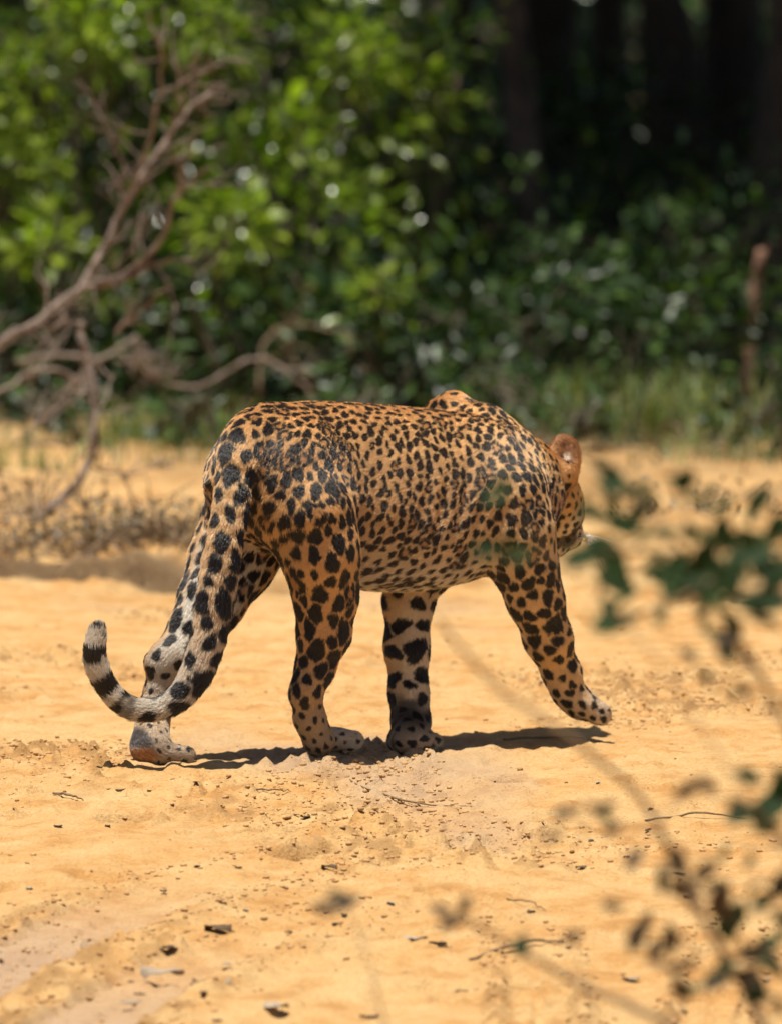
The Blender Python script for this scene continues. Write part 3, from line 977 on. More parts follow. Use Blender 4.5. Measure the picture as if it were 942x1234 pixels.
m, nt, b = new_mat('skin_coat')
at = N(nt, 'ShaderNodeAttribute', attribute_name='coat')
nt.links.new(at.outputs['Color'], b.inputs['Base Color'])
b.inputs['Roughness'].default_value = 0.6
b.inputs['Specular IOR Level'].default_value = 0.25
M['coat'] = m
m, nt, b = new_mat('fur')
at = N(nt, 'ShaderNodeAttribute', attribute_name='coat')
nt.links.new(at.outputs['Color'], b.inputs['Base Color'])
b.inputs['Roughness'].default_value = 0.38
b.inputs['Specular IOR Level'].default_value = 0.7
M['fur'] = m
body_me.materials.append(M['coat'])

leo = thing('leopard', 'spotted leopard walking away across the sand, head lowered and one forepaw lifted', 'leopard', tuple(O))
body = obj('body', body_me, leo)

# ---- fur: short hairs as real strands
def make_fur(nh):
    tri = np.vstack([LQ[:, [0, 1, 2]], LQ[:, [0, 2, 3]]])
    A = LV[tri]
    ar = 0.5 * np.linalg.norm(np.cross(A[:, 1] - A[:, 0], A[:, 2] - A[:, 0]), axis=1)
    cdf = np.cumsum(ar); cdf /= cdf[-1]
    ti = np.searchsorted(cdf, rng.random(nh))
    u, v = rng.random(nh), rng.random(nh)
    s = np.sqrt(u); w0, w1, w2 = 1 - s, s * (1 - v), s * v
    T = tri[ti]
    p = LV[T[:, 0]] * w0[:, None] + LV[T[:, 1]] * w1[:, None] + LV[T[:, 2]] * w2[:, None]
    n = nrm[T[:, 0]] * w0[:, None] + nrm[T[:, 1]] * w1[:, None] + nrm[T[:, 2]] * w2[:, None]
    n /= np.linalg.norm(n, axis=1, keepdims=True) + 1e-9
    f = flow[T[:, 0]] * w0[:, None] + flow[T[:, 1]] * w1[:, None] + flow[T[:, 2]] * w2[:, None]
    vi = T[np.arange(nh), np.argmax(np.stack([w0, w1, w2], 1), 1)]
    L = np.full(nh, 0.0075)
    def rw(*nm): return sum(W[vi, RI[x]] for x in nm)
    L = L + 0.0045 * rw('tail') + 0.007 * rw('torso') * sstep(0.38, 0.32, p[:, 2]) + 0.006 * rw('thighL', 'thighR') * sstep(-0.02, -0.08, (p - O) @ U)
    L = L - 0.0026 * rw('pawHR', 'pawHL', 'pawFL', 'pawFR', 'lowHR', 'lowHL', 'head', 'ear', 'earin') + 0.0055 * rw('ear', 'earin') - 0.003 * rw('nose') - 0.0008 * rw('legFL', 'legFR', 'legHR', 'legHL')
    L = L * rng.uniform(0.6, 1.25, nh)
    f = f + rng.normal(0, 0.20, (nh, 3))
    f -= n * (f * n).sum(1, keepdims=True); f /= np.linalg.norm(f, axis=1, keepdims=True) + 1e-9
    lift = rng.uniform(0.16, 0.46, nh)[:, None]
    L = L[:, None]
    col = coat(p + f * L * 0.45 + rng.normal(0, 0.0008, (nh, 3)), vi)
    p0 = p - n * 0.0006
    p1 = p + (f * 0.32 + n * lift * 0.45) * L
    p2 = p + (f * 0.66 + n * lift * 0.72) * L
    p3 = p + (f * 1.00 + n * lift * 0.80) * L
    K = np.stack([p0, p1, p2, p3], 1)
    K[..., 2] = np.maximum(K[..., 2], K[:, :1, 2] * 0.0 - 0.004)
    hc = bpy.data.hair_curves.new('fur')
    hc.add_curves([4] * nh)
    hc.attributes['position'].data.foreach_set('vector', K.astype(np.float32).ravel())
    ra = hc.attributes.get('radius') or hc.attributes.new('radius', 'FLOAT', 'POINT')
    rr = np.tile(np.array([0.00030, 0.00028, 0.00021, 0.00005], np.float32), nh)
    ra.data.foreach_set('value', rr)
    shade = rng.uniform(0.82, 1.15, nh)[:, None]
    c4 = np.ones((nh, 4), np.float32); c4[:, :3] = col * shade
    ca = hc.attributes.new('coat', 'FLOAT_COLOR', 'CURVE')
    ca.data.foreach_set('color', c4.ravel())
    hc.materials.append(M['fur'])
    return obj('fur', hc, leo)
fur = make_fur(520000)
fur['kind'] = 'stuff'

# ---- whiskers, eyes, claws
m, nt, b = new_mat('whisker'); b.inputs['Base Color'].default_value = (0.8, 0.78, 0.74, 1); b.inputs['Roughness'].default_value = 0.4
M['whisker'] = m
m, nt, b = new_mat('eye'); b.inputs['Base Color'].default_value = (0.30, 0.20, 0.04, 1); b.inputs['Roughness'].default_value = 0.08
M['eye'] = m
for s in (1, -1):
    for i in range(12):
        st0 = H(.112 + .006 * (i % 3), .040 * s * (1 - 0.06 * (i % 3)), -.030 + .007 * (i // 3))
        dr = hs * s * 0.9 + hf * (0.25 + 0.1 * (i % 3)) + ht * (0.05 - 0.10 * (i // 3)) + rng.normal(0, 0.08, 3)
        if s == 1:
            dr = np.array([0.80, -0.30, 0.16 - 0.085 * i]) + rng.normal(0, 0.10, 3)
        Lw = 0.050 + 0.035 * rng.random()
        pts = [st0, st0 + dr * Lw * 0.5 + np.array([0, 0, .002]), st0 + dr * Lw - np.array([0, 0, .012])]
        tube('whisker', pts, [0.0008, 0.0007, 0.0003], M['whisker'], leo, sides=5, n=8)
def sphere_me(name, r, mat, seg=16):
    bm = bmesh.new(); bmesh.ops.create_uvsphere(bm, u_segments=seg, v_segments=seg // 2, radius=r)
    me = bpy.data.meshes.new(name); bm.to_mesh(me); bm.free()
    for p in me.polygons: p.use_smooth = True
    me.materials.append(mat); return me
eye_me = sphere_me('eye', 0.014, M['eye'])
for s in (1, -1):
    e = obj('eye', eye_me, leo, local=False)
    e.location = Vector(H(.070, .043 * s, .022)) - leo.location

# ------------------------------------------------------------------ foliage builders
LEAF_V = np.array([[0, 0, 0], [.26, .20, .05], [.26, -.20, .05], [.62, .22, .03], [.62, -.22, .03], [1, 0, -.10], [.30, 0, -.015], [.64, 0, -.04]])
LEAF_T = np.array([[0, 6, 1], [0, 2, 6], [3, 7, 5], [4, 5, 7]])
LEAF_Q = np.array([[1, 6, 7, 3], [6, 2, 4, 7]])

def frames(d, up):
    d = d / (np.linalg.norm(d, axis=1, keepdims=True) + 1e-9)
    s = np.cross(up, d); s /= np.linalg.norm(s, axis=1, keepdims=True) + 1e-9
    n = np.cross(d, s)
    return np.stack([d, s, n], 1)        # rows: along, side, normal

def leaf_batch(pos, d, up, size, width=1.0):
    R = frames(d, up)
    sc = np.stack([size, size * width, size], 1)
    L = LEAF_V[None] * sc[:, None, :]
    V = pos[:, None] + np.einsum('nvk,nkj->nvj', L, R)
    n = len(pos); off = (np.arange(n) * len(LEAF_V))[:, None, None]
    return V.reshape(-1, 3), (LEAF_Q[None] + off).reshape(-1, 4), (LEAF_T[None] + off).reshape(-1, 3)

def foliage_arrays(center, rad, n_cl, n_per, size, r, shell=0.35, up_bias=0.9, spread=0.14, front=0.0, floor=0.03, droop=0.1):
    """leaf clusters spread through an uneven ellipsoid; returns leaf positions, dirs, ups, sizes, rnd"""
    u = r.normal(0, 1, (n_cl, 3)); u /= np.linalg.norm(u, axis=1, keepdims=True)
    if front:
        u[:, 1] -= front * r.random(n_cl); u /= np.linalg.norm(u, axis=1, keepdims=True)
    q = (shell + (1 - shell) * r.random(n_cl) ** 0.6)
    lump = 1 + 0.28 * vnoise(u[:, 0] * 2.3 + center[0] * 3, u[:, 1] * 2.3 + center[1], u[:, 2] * 2.3)
    cc = np.asarray(center) + u * np.asarray(rad) * (q * lump)[:, None]
    cc = np.repeat(cc, n_per, 0)
    uu = np.repeat(u, n_per, 0)
    clr = np.repeat(r.random(n_cl), n_per)
    n = len(cc)
    off = r.normal(0, 1, (n, 3)) * spread
    pos = cc + off
    d = uu * 0.6 + off / spread * 0.7 + r.normal(0, .35, (n, 3)); d[:, 2] -= droop
    up = np.tile([0, -0.25, up_bias], (n, 1)) + r.normal(0, 0.45, (n, 3))
    sz = size * r.lognormal(0, 0.28, n)
    rnd = np.clip(0.7 * clr + 0.3 * r.random(n), 0, 1)
    keep = pos[:, 2] > floor
    return pos[keep], d[keep], up[keep], sz[keep], rnd[keep], cc[::n_per]

def leaf_mesh(name, data, mat, width=1.0):
    pos, d, up, sz, rnd = data[:5]
    V, q, t = leaf_batch(pos, d, up, sz, width)
    me = mesh_np(name, V, [q, t], mat)
    add_attr(me, 'rnd', np.repeat(rnd, len(LEAF_V)))
    return me

single_leaf = {}
def one_leaf_mesh(mat, width=1.0, rndv=0.7):
    key = (mat.name, width, round(rndv, 1))
    if key not in single_leaf:
        me = mesh_np('leaf', LEAF_V * np.array([1, width, 1]), [LEAF_Q, LEAF_T], mat)
        add_attr(me, 'rnd', np.full(len(LEAF_V), rndv))
        single_leaf[key] = me
    return single_leaf[key]

def leaf_obj(parent, pos, d, up, size, mat, width=1.0, rndv=0.7):
    R = frames(np.array([d], float), np.array([up], float))[0]
    mw = Matrix(np.vstack([np.hstack([(R * size).T, np.zeros((3, 1))]), [0, 0, 0, 1]]).tolist())
    mw.translation = Vector(pos) - parent.location
    o = bpy.data.objects.new('leaf', one_leaf_mesh(mat, width, rndv))
    COL.objects.link(o); o.parent = parent
    o.matrix_local = mw
    return o

def shrub(name, label, base, center, rad, n_cl, n_per, size, mat, seed, stems=5, group=None, n_single=24, width=1.0, spread=0.13, front=0.6, **kw):
    r = np.random.default_rng(seed)
    t = thing(name, label, 'shrub', tuple(base), group)
    data = foliage_arrays(center, rad, n_cl, n_per, size, r, spread=spread, front=front, floor=base[2] + 0.04, **kw)
    pos, d, up, sz, rnd, cc = data
    # the leaves that face the track most openly are single parts
    score = -pos[:, 1] + 0.25 * r.random(len(pos)) + 0.3 * rnd
    pick = np.argsort(-score)[:n_single]
    rest = np.setdiff1d(np.arange(len(pos)), pick)
    f = obj('foliage', leaf_mesh('foliage', tuple(x[rest] for x in (pos, d, up, sz, rnd)), mat, width), t)
    f['kind'] = 'stuff'
    for i in pick:
        leaf_obj(t, pos[i], d[i], up[i], sz[i], mat, width, float(rnd[i]))
    b0 = np.array(base)
    tips = cc[r.permutation(len(cc))[:stems * 4]]
    for i in range(stems):
        tip = np.asarray(center) + (tips[i] - np.asarray(center)) * 0.8
        root = b0 + np.array([r.normal(0, 0.06), r.normal(0, 0.06), -0.02])
        mid = root * 0.45 + tip * 0.55 + np.array([r.normal(0, .06), r.normal(0, .06), 0.1])
        st_ = tube('stem', [root, root * .7 + mid * .3, mid, tip], [0.016, 0.013, 0.009, 0.003], M['twig_green'], t, sides=6, n=14, wob=0.02, seed=seed + i)
        V = []; Q = []; T = []; o_ = 0
        for j in range(5):
            e = tips[(i * 4 + j) % len(tips)]
            k = 0.3 + 0.6 * r.random()
            s0 = mid * (1 - k) + tip * k
            v, q, tt = tube_arrays([s0, (s0 + e) / 2 + r.normal(0, .04, 3), e], [.006, .004, .0015], sides=5, n=8, wob=0.015, seed=seed * 3 + j)
            V.append(v); Q.append(q + o_); T.append(tt + o_); o_ += len(v)
        obj('twig', mesh_np('twig', np.vstack(V), [np.vstack(Q), np.vstack(T)], M['twig_green']), st_)
    return t

def gp(px, Y):
    """point on the ground at photo column px and depth Y"""
    x = P(px, 600, Y).x
    return np.array([x, Y, gz(x, Y)])
def zp(py, Y):
    return P(471, py, Y).z

# ---- sunlit broad-leaved bushes along the wood edge
SUNNY = [  # label, px, Y, centre py, half-width m, half-depth, half-height, clusters, seed
    ('broad-leaved bush with bright yellow-green leaves behind the forked dead limb', 60, 11.2, 90, .62, .45, .62, 120, 11),
    ('glossy green bush with small leaves around the grey root', 130, 10.6, 330, .50, .34, .40, 85, 12),
    ('tall glossy bush in full sun beside the tips of the dead limb', 330, 11.4, 110, .50, .42, .66, 110, 13),
    ('rounded bush with a sunlit yellow-green clump above the leopard rump', 350, 10.5, 310, .36, .30, .36, 70, 14),
    ('bush edge with hanging bright leaves beside the dark wood', 475, 11.8, 130, .24, .30, .60, 60, 15),
]
for lab, px, Y, cpy, hw, hd, hh, ncl, sd in SUNNY:
    b0 = gp(px, Y)
    shrub('leafy_bush', lab, b0, (b0[0], Y, zp(cpy, Y)), (hw, hd, hh), int(ncl * .54), 19, 0.055, M['leaf_sun'], sd, stems=6, group='sunlit bushes along the wood edge', n_single=40, spread=0.065, up_bias=0.75)

YOUNG = [('small spray of bright yellow-green young leaves above the leopard rump', 288, 9.9, 272, .085, 16, 34),
    ('young yellow-green leaf spray in the bush behind the dead limb', 40, 10.6, 110, .13, 22, 35),
    ('young leaf spray at the top of the yellow-green bush', 120, 10.5, 40, .13, 24, 39),
    ('young leaf spray low at the outer side of the yellow-green bush', 15, 10.4, 190, .10, 18, 40),
    ('young leaf spray between the upper tips of the dead limb', 250, 10.6, 30, .12, 22, 45),
    ('small young leaf spray below the fork of the dead limb', 60, 10.2, 290, .07, 12, 46),
    ('small young leaf spray on the low shrub behind the leopard back', 460, 9.8, 355, .06, 10, 47),
    ('young bright leaf spray high in the tall glossy bush', 430, 10.9, 60, .14, 22, 36),
    ('young bright leaf spray hanging beside the dark wood', 500, 11.4, 110, .10, 16, 37),
    ('young bright leaf spray between the dead limb and the tall bush', 330, 10.7, 175, .12, 18, 38)]
for lab, px, Y, cpy, hw, ncl, sd in YOUNG:
    b0 = gp(px, Y)
    shrub('young_shoot', lab, b0, (b0[0], Y, zp(cpy, Y)), (hw, hw, hw), ncl, 9, 0.050, M['leaf_young'], sd, stems=2, group='bright young shoots in the bushes', n_single=30, spread=0.035, up_bias=0.8)

# ---- darker undergrowth
UNDER = [
    ('shaded shrub low behind the arched dry branch', 360, 10.1, 420, .26, .25, .20, 40, 32),
    ('small dark shrub low beneath the grey root', 60, 10.3, 420, .34, .25, .18, 36, 33),
    ('low dark green shrub behind the leopard back', 480, 9.9, 430, .34, .30, .26, 52, 21),
    ('low leafy shrub with broad leaves behind the leopard shoulder', 600, 10.1, 410, .34, .30, .28, 58, 22),
    ('dim shrub at the foot of the pale-based trunk', 680, 12.0, 330, .34, .35, .26, 50, 23),
    ('dark green shrub between the trunks and the grass tuft', 740, 10.4, 410, .34, .30, .28, 58, 24),
    ('taller green shrub beside the broken reddish sapling', 850, 11.8, 320, .34, .30, .30, 55, 25),
    ('dark leafy shrub right of the grass tuft, overlapping the broken sapling', 960, 10.3, 440, .26, .25, .30, 48, 26),
    ('dim shrub deep under the bushes behind the dead limb', 240, 12.4, 250, .60, .30, .55, 70, 27),
    ('deep shaded shrub under the yellow-green bush', 20, 11.9, 330, .40, .30, .36, 46, 28),
    ('shaded shrub low under the tall glossy bush', 400, 12.3, 300, .45, .30, .45, 55, 29),
    ('faint shrub far back between two dark trunks', 620, 15.5, 190, .50, .40, .30, 50, 30),
    ('faint shrub far back beside the leaning trunk', 850, 16.0, 170, .60, .40, .32, 50, 31),
]
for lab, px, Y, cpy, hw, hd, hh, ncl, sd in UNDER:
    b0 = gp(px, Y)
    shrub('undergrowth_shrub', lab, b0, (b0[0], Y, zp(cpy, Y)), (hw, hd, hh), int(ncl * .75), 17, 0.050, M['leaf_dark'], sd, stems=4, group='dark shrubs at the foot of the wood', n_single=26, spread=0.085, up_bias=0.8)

# ---- forest trees: trunks in view, crowns overhead shade the wood
def crown_mesh(seed, rx, rz, n_cl=170, n_per=22, size=0.19):
    r = np.random.default_rng(seed)
    data = foliage_arrays((0, 0, 0), (rx, rx, rz), n_cl, n_per, size, r, shell=0.15, spread=0.36, floor=-9)
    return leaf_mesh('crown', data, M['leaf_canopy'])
crowns = [crown_mesh(41, 2.4, 1.3), crown_mesh(42, 2.1, 1.5), crown_mesh(43, 2.7, 1.2)]
def tree(label, x, Y, r0, h, lean, seed, cz=None, ci=0, group='trees of the dark wood', cat='tree', bark=None):
    r = np.random.default_rng(seed)
    z0 = gz(x, Y)
    t = thing('forest_tree', label, cat, (x, Y, z0), group)
    top = np.array([x + lean[0] * h, Y + lean[1] * h, z0 + h])
    root = np.array([x, Y, z0 - 0.08])
    pts = [root, root + np.array([0, 0, .16]), root * .7 + top * .3 + r.normal(0, .05, 3), root * .4 + top * .6 + r.normal(0, .06, 3), top]
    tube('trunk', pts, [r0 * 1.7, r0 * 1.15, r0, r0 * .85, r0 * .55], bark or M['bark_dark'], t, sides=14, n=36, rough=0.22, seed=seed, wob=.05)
    for i in range(4):
        a = r.random() * 6.28
        e = top + np.array([math.cos(a) * 1.3, math.sin(a) * 1.3, 0.5 + r.random() * 0.6])
        s = root * .3 + top * .7 + (top - root) * .07 * i
        tube('limb', [s, (s + e) / 2 + np.array([0, 0, .15]), e], [r0 * .42, r0 * .3, r0 * .1], M['bark_dark'], t, sides=7, n=10, wob=.05, seed=seed + i)
    c = bpy.data.objects.new('crown', crowns[ci % 3]); COL.objects.link(c); c.parent = t
    c.location = (top[0] - x, top[1] - Y, top[2] - z0 + 0.5)
    c.rotation_euler = (0, 0, r.random() * 6.28)
    c['kind'] = 'stuff'
    return t
TREES = [  # px at base, Y, radius, lean
    ('slim dark trunk standing closest to the sunlit bushes', 565, 16.5, .045, (0.02, 0.0)),
    ('dark trunk with a pale flared base', 668, 14.6, .052, (-0.10, 0.05)),
    ('straight dark trunk behind the pale-based trunk', 735, 17.5, .06, (0.05, 0.03)),
    ('leaning trunk that slants towards the pale-based one', 850, 16.2, .075, (-0.14, 0.02)),
    ('thick grey-brown trunk at the far side of the leaning one', 925, 15.4, .075, (0.07, 0.0)),
    ('thin sapling trunk between the straight and the leaning trunks', 790, 18.5, .04, (0.03, 0.0)),
    ('dark trunk hidden in the bushes behind the dead limb', 205, 14.8, .06, (0.05, 0.0)),
]
for i, (lab, px, Y, r0, ln) in enumerate(TREES):
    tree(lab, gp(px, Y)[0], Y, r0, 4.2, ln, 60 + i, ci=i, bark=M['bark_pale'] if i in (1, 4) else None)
# more of the same wood outside the frame's narrow view and behind
k = 0
for (x, Y) in [(-2.6, 16.2), (-4.6, 15.0), (2.9, 14.8), (4.8, 16.0), (-1.6, 19.5), (0.6, 20.5), (2.4, 19.0), (-3.6, 20.5), (4.4, 21.0), (-0.4, 24.5), (2.0, 25), (-2.6, 25), (-6.8, 17.5), (7.0, 17), (-5.6, 23), (6.4, 23), (0.9, 30), (-2.0, 31), (3.9, 30), (1.2, 16.6), (-0.9, 17.4), (2.0, 16.4)]:
    tree('dark tree standing deeper in the wood', x, Y, .09 + .03 * ((k * 7) % 3) / 2, 4.4 + .4 * ((k * 5) % 3), (0.02 * ((k % 3) - 1), 0.02), 90 + k, ci=k, group='deeper trees of the dark wood')
    k += 1
# far wood: one mass of undergrowth closing the view
r = np.random.default_rng(77)
n = 30000
pos = np.stack([r.uniform(-6, 6, n), 17.5 + 20 * r.random(n) ** .8, np.zeros(n)], 1)
pos[:, 2] = r.random(n) ** 1.3 * (0.3 + 0.12 * (pos[:, 1] - 17)) + 0.02
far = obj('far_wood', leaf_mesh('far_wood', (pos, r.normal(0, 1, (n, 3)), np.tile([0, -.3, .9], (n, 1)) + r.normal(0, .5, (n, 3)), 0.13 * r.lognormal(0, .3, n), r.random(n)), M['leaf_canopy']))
tag(far, 'dim mass of undergrowth deep in the shaded wood', 'undergrowth', kind='stuff')

tree('added tree out of view whose crown shades the shrubs around the broken sapling', 2.55, 12.6, .10, 3.6, (-0.16, -.02), 401, ci=0)  # these three trees are unseen, added to shade the shrubs and wood edge
tree('added tree out of view behind the sunlit bushes, its crown shading the shrubs', -2.3, 13.2, .09, 4.2, (0.12, 0.0), 402, ci=2)
tree('hidden tree added behind the tall glossy bush, its crown shading the wood edge', -0.32, 14.0, .06, 4.3, (0.0, -0.12), 403, ci=1)
for lab, px, Y, cpy, hw, sd in [('tiny green plant at the sand edge below the grey root', 225, 8.8, 505, .07, 501), ('low leafy plant creeping onto the sand beyond the leopard back', 420, 8.9, 500, .12, 502),
        ('low plant on the sand edge beyond the leopard ear', 715, 8.7, 510, .10, 503), ('dark low plant at the sand edge behind the blurred sapling', 915, 8.5, 505, .13, 504), ('low plant at the sand edge behind the shoulder hump', 610, 9.1, 480, .14, 505), ('small plant at the sand edge below the curved dead branch', 60, 9.0, 490, .10, 506)]:
    b0 = gp(px, Y)
    shrub('low_plant', lab, b0, (b0[0], Y, zp(cpy, Y)), (hw, hw, hw * .6), 14, 12, 0.036, M['leaf_dark'], sd, stems=2, group='low plants at the sand edge', n_single=12, spread=0.04)
# ---- broken reddish sapling
t = thing('broken_sapling', 'reddish-brown broken sapling stump among the dark shrubs', 'stump', tuple(gp(905, 10.4)))
tube('trunk', [gp(903, 10.4) - [0, 0, .05], P(905, 400, 10.4), P(910, 345, 10.4), P(917, 300, 10.4)], [.022, .020, .018, .010], M['bark_red'], t, sides=9, n=16, rough=.2, seed=3)
tube('splinter', [P(912, 330, 10.39), P(921, 306, 10.38), P(924, 294, 10.38)], [.008, .006, .001], M['bark_red'], t, sides=6, n=6)

# ---- grass: verge blades as one mass, and the tufts one can tell apart
def blades(root, h, lean, w, r):
    n = len(root)
    a = r.random(n) * 6.283
    dr = np.stack([np.cos(a), np.sin(a), np.zeros(n)], 1)
    sd = np.stack([-np.sin(a), np.cos(a), np.zeros(n)], 1)
    V = np.empty((n, 7, 3))
    for i, (t_, ww) in enumerate(((0, 1), (.4, .85), (.75, .55))):
        c = root + dr * (lean * h * t_ ** 1.8)[:, None] + np.array([0, 0, 1]) * (h * t_ * (1 - .25 * lean * t_))[:, None]
        V[:, 2 * i] = c - sd * (w * ww)[:, None]; V[:, 2 * i + 1] = c + sd * (w * ww)[:, None]
    V[:, 6] = root + dr * (lean * h)[:, None] + np.array([0, 0, 1]) * (h * (1 - .25 * lean))[:, None]
    off = (np.arange(n) * 7)[:, None, None]
    q = (np.array([[0, 1, 3, 2], [2, 3, 5, 4]])[None] + off).reshape(-1, 4)
    t3 = (np.array([[4, 5, 6]])[None] + off).reshape(-1, 3)
    return V.reshape(-1, 3), q, t3
r = np.random.default_rng(5)
xs_, ys_ = [], []
for k in range(120):                              # uneven clumps, thick on the open side, thin under the shrubs
    cx = r.uniform(-2.4, 2.4)
    w_ = 1.0 if cx < -0.45 else (0.8 if cx > 0.72 else 0.22)
    if r.random() > w_:
        continue
    cy = 7.9 + r.gamma(1.5, 0.75)
    m_ = int(r.uniform(10, 70)); sp_ = r.uniform(.03, .13)
    xs_.append(cx + r.normal(0, sp_, m_)); ys_.append(cy + r.normal(0, sp_ * 1.5, m_))
x = np.concatenate(xs_); y = np.concatenate(ys_)
root = np.stack([x, y, height(x, y) - .005], 1)
V, q, t3 = blades(root, r.uniform(.03, .11, len(x)), r.uniform(.2, 1.1, len(x)), r.uniform(.0018, .004, len(x)), r)
me = mesh_np('verge_grass', V, [q, t3], M['grass']); add_attr(me, 'rnd', np.repeat(r.random(len(x)), 7))
tag(obj('verge_grass', me), 'short dry yellow-green grass along the edge of the wood', 'grass', kind='stuff')
TUFTS = [('pale green grass tuft at the wood edge beyond the leopard head', 790, 9.0, 260, .26, .10),
         ('thin upright grass clump behind the leopard shoulder', 690, 9.5, 130, .24, .08),
         ('tall dry grass tuft beside the dark shrub with the broken sapling', 860, 9.2, 190, .22, .09),
         ('low bright grass tuft below the grey root', 175, 9.2, 240, .15, .16),
         ('low yellow grass patch behind the leopard tail base', 250, 9.0, 200, .13, .12)]
for lab, px, Y, n, h, sp in TUFTS:
    b0 = gp(px, Y)
    t = thing('grass_tuft', lab, 'grass tuft', tuple(b0), 'grass tufts at the wood edge')
    root = b0 + np.stack([r.normal(0, sp, n), r.normal(0, sp * .7, n), np.zeros(n) - .01], 1)
    root[:, 2] = height(root[:, 0], root[:, 1]) - .008
    V, q, t3 = blades(root, h * r.uniform(.5, 1.1, n), r.uniform(.1, .8, n), r.uniform(.002, .0042, n), r)
    me = mesh_np('blades', V, [q, t3], M['grass']); add_attr(me, 'rnd', np.repeat(r.random(n), 7))
    o = obj('blades', me, t); o['kind'] = 'stuff'

# ---- dead wood on the left
def plist(l, Y0, Y1=None):
    Y1 = Y0 if Y1 is None else Y1
    n = len(l)
    return [np.array(P(a, b_, Y0 + (Y1 - Y0) * i / max(1, n - 1))) for i, (a, b_) in enumerate(l)]
def limb(parent, l, r0, r1, Y0, Y1, mat, name='limb', seed=0, wob=.008, fine=7):
    pts = plist(l, Y0, Y1)
    rr = [px_m(r0 + (r1 - r0) * i / (len(l) - 1), Y0) for i in range(len(l))]
    rr = [q * (.5 if 'grey' in mat.name else .62) for q in rr]
    o = tube(name, pts, rr, mat, parent, sides=8, n=len(l) * 6, rough=.35, wob=wob, seed=seed)
    # fine side twigs and broken stubs, joined as one sub-part
    rg = np.random.default_rng(900 + seed)
    pa = np.array(pts); V = []; Q = []; T = []; o_ = 0
    for k in range(fine):
        i = rg.integers(0, len(pa) - 1); f = rg.random()
        s = pa[i] * (1 - f) + pa[i + 1] * f
        tn = pa[i + 1] - pa[i]; tn /= np.linalg.norm(tn) + 1e-9
        L = rg.uniform(.04, .20) * (1 if name == 'limb' else .6)
        d = tn * .6 + rg.normal(0, .55, 3) + np.array([0, 0, .2]); d /= np.linalg.norm(d)
        m_ = s + d * L * .5 + rg.normal(0, L * .1, 3)
        v, q, t_ = tube_arrays([s, m_, s + d * L + rg.normal(0, L * .15, 3)], [.0024, .0018, .0008], sides=5, n=8, wob=.006, seed=seed * 7 + k)
        V.append(v); Q.append(q + o_); T.append(t_ + o_); o_ += len(v)
        e = m_ + (d + rg.normal(0, .6, 3)) * L * .5
        v, q, t_ = tube_arrays([m_, (m_ + e) / 2 + rg.normal(0, L * .06, 3), e], [.0022, .0016, .0008], sides=5, n=6, wob=.004, seed=seed * 7 + k)
        V.append(v); Q.append(q + o_); T.append(t_ + o_); o_ += len(v)
    if fine:
        fo = bpy.data.objects.new('fine_twigs', mesh_np('fine_twigs', np.vstack(V), [np.vstack(Q), np.vstack(T)], mat)); COL.objects.link(fo)
        fo.parent = o; fo['kind'] = 'stuff'
    return o
dl = thing('dead_tree_limb', 'forked reddish dead limb leaning up in front of the sunlit bushes', 'dead branch', tuple(gp(-330, 5.6)))
a = limb(dl, [(-330, 640), (-200, 540), (-80, 462), (0, 413), (60, 375), (100, 342), (125, 300), (160, 230), (200, 168), (240, 122), (264, 114)], 11, 4, 5.6, 6.0, M['dead_wood'], seed=1, fine=26)
b1 = limb(dl, [(98, 344), (150, 330), (195, 290), (208, 245), (228, 220), (252, 203)], 7, 2.5, 5.8, 5.6, M['dead_wood'], seed=2)
b2 = limb(dl, [(95, 347), (140, 340), (190, 318), (233, 309)], 6.5, 3, 5.8, 5.7, M['dead_wood'], seed=3)
for i, (l, r0, r1) in enumerate([
        ([(160, 228), (176, 180), (190, 120), (194, 75), (178, 12)], 4.5, 2),
        ([(192, 112), (225, 96), (262, 76)], 3.5, 2),
        ([(165, 222), (145, 190), (128, 150), (122, 118)], 3, 1.5),
        ([(200, 165), (222, 120), (236, 66)], 2.5, 1.2),
        ([(140, 398), (170, 372), (204, 344)], 3.5, 2.2),
        ([(85, 362), (72, 390), (50, 410)], 3.5, 2.5),
        ([(208, 250), (226, 190), (232, 168)], 2.5, 1.2),
        ([(120, 318), (150, 250), (146, 205)], 2.5, 1.2)]):
    limb(dl, l, r0, r1, 5.85, 5.6 + .1 * (i % 3), M['dead_wood'], 'twig', seed=10 + i)
cb = thing('curved_dead_branch', 'thin curved dead branch arching down to the sand before the bank', 'dead branch', tuple(gp(20, 5.6)))
limb(cb, [(98, 385), (104, 425), (111, 470), (116, 515), (106, 563), (74, 602), (30, 628), (-30, 640), (-120, 648)], 6, 10, 5.6, 5.4, M['dead_wood'], seed=31)
limb(cb, [(-60, 632), (0, 622), (40, 614), (66, 603)], 3.5, 2.5, 5.45, 5.5, M['dead_wood'], 'twig', seed=32)
limb(cb, [(110, 560), (130, 568), (165, 569), (200, 558)], 3, 1.5, 5.5, 5.6, M['dead_wood'], 'twig', seed=33)
limb(cb, [(114, 505), (128, 480), (135, 455)], 2.5, 1.5, 5.5, 5.6, M['grey_wood'], 'twig', seed=34)
limb(cb, [(30, 524), (60, 498), (95, 478), (112, 470)], 2.5, 3, 5.5, 5.55, M['grey_wood'], 'twig', seed=35)
gr = thing('grey_root', 'pale grey gnarled root dipping over the grass before the bushes', 'root', tuple(gp(200, 8.2)))
limb(gr, [(20, 436), (60, 427), (120, 432), (160, 408), (168, 412), (174, 436), (205, 461), (246, 462), (290, 438), (318, 432), (352, 452), (380, 480)], 5, 3.5, 8.2, 8.4, M['grey_wood'], seed=41)
limb(gr, [(120, 432), (100, 455), (70, 478), (52, 500)], 4, 2.5, 8.2, 8.2, M['grey_wood'], 'twig', seed=42)
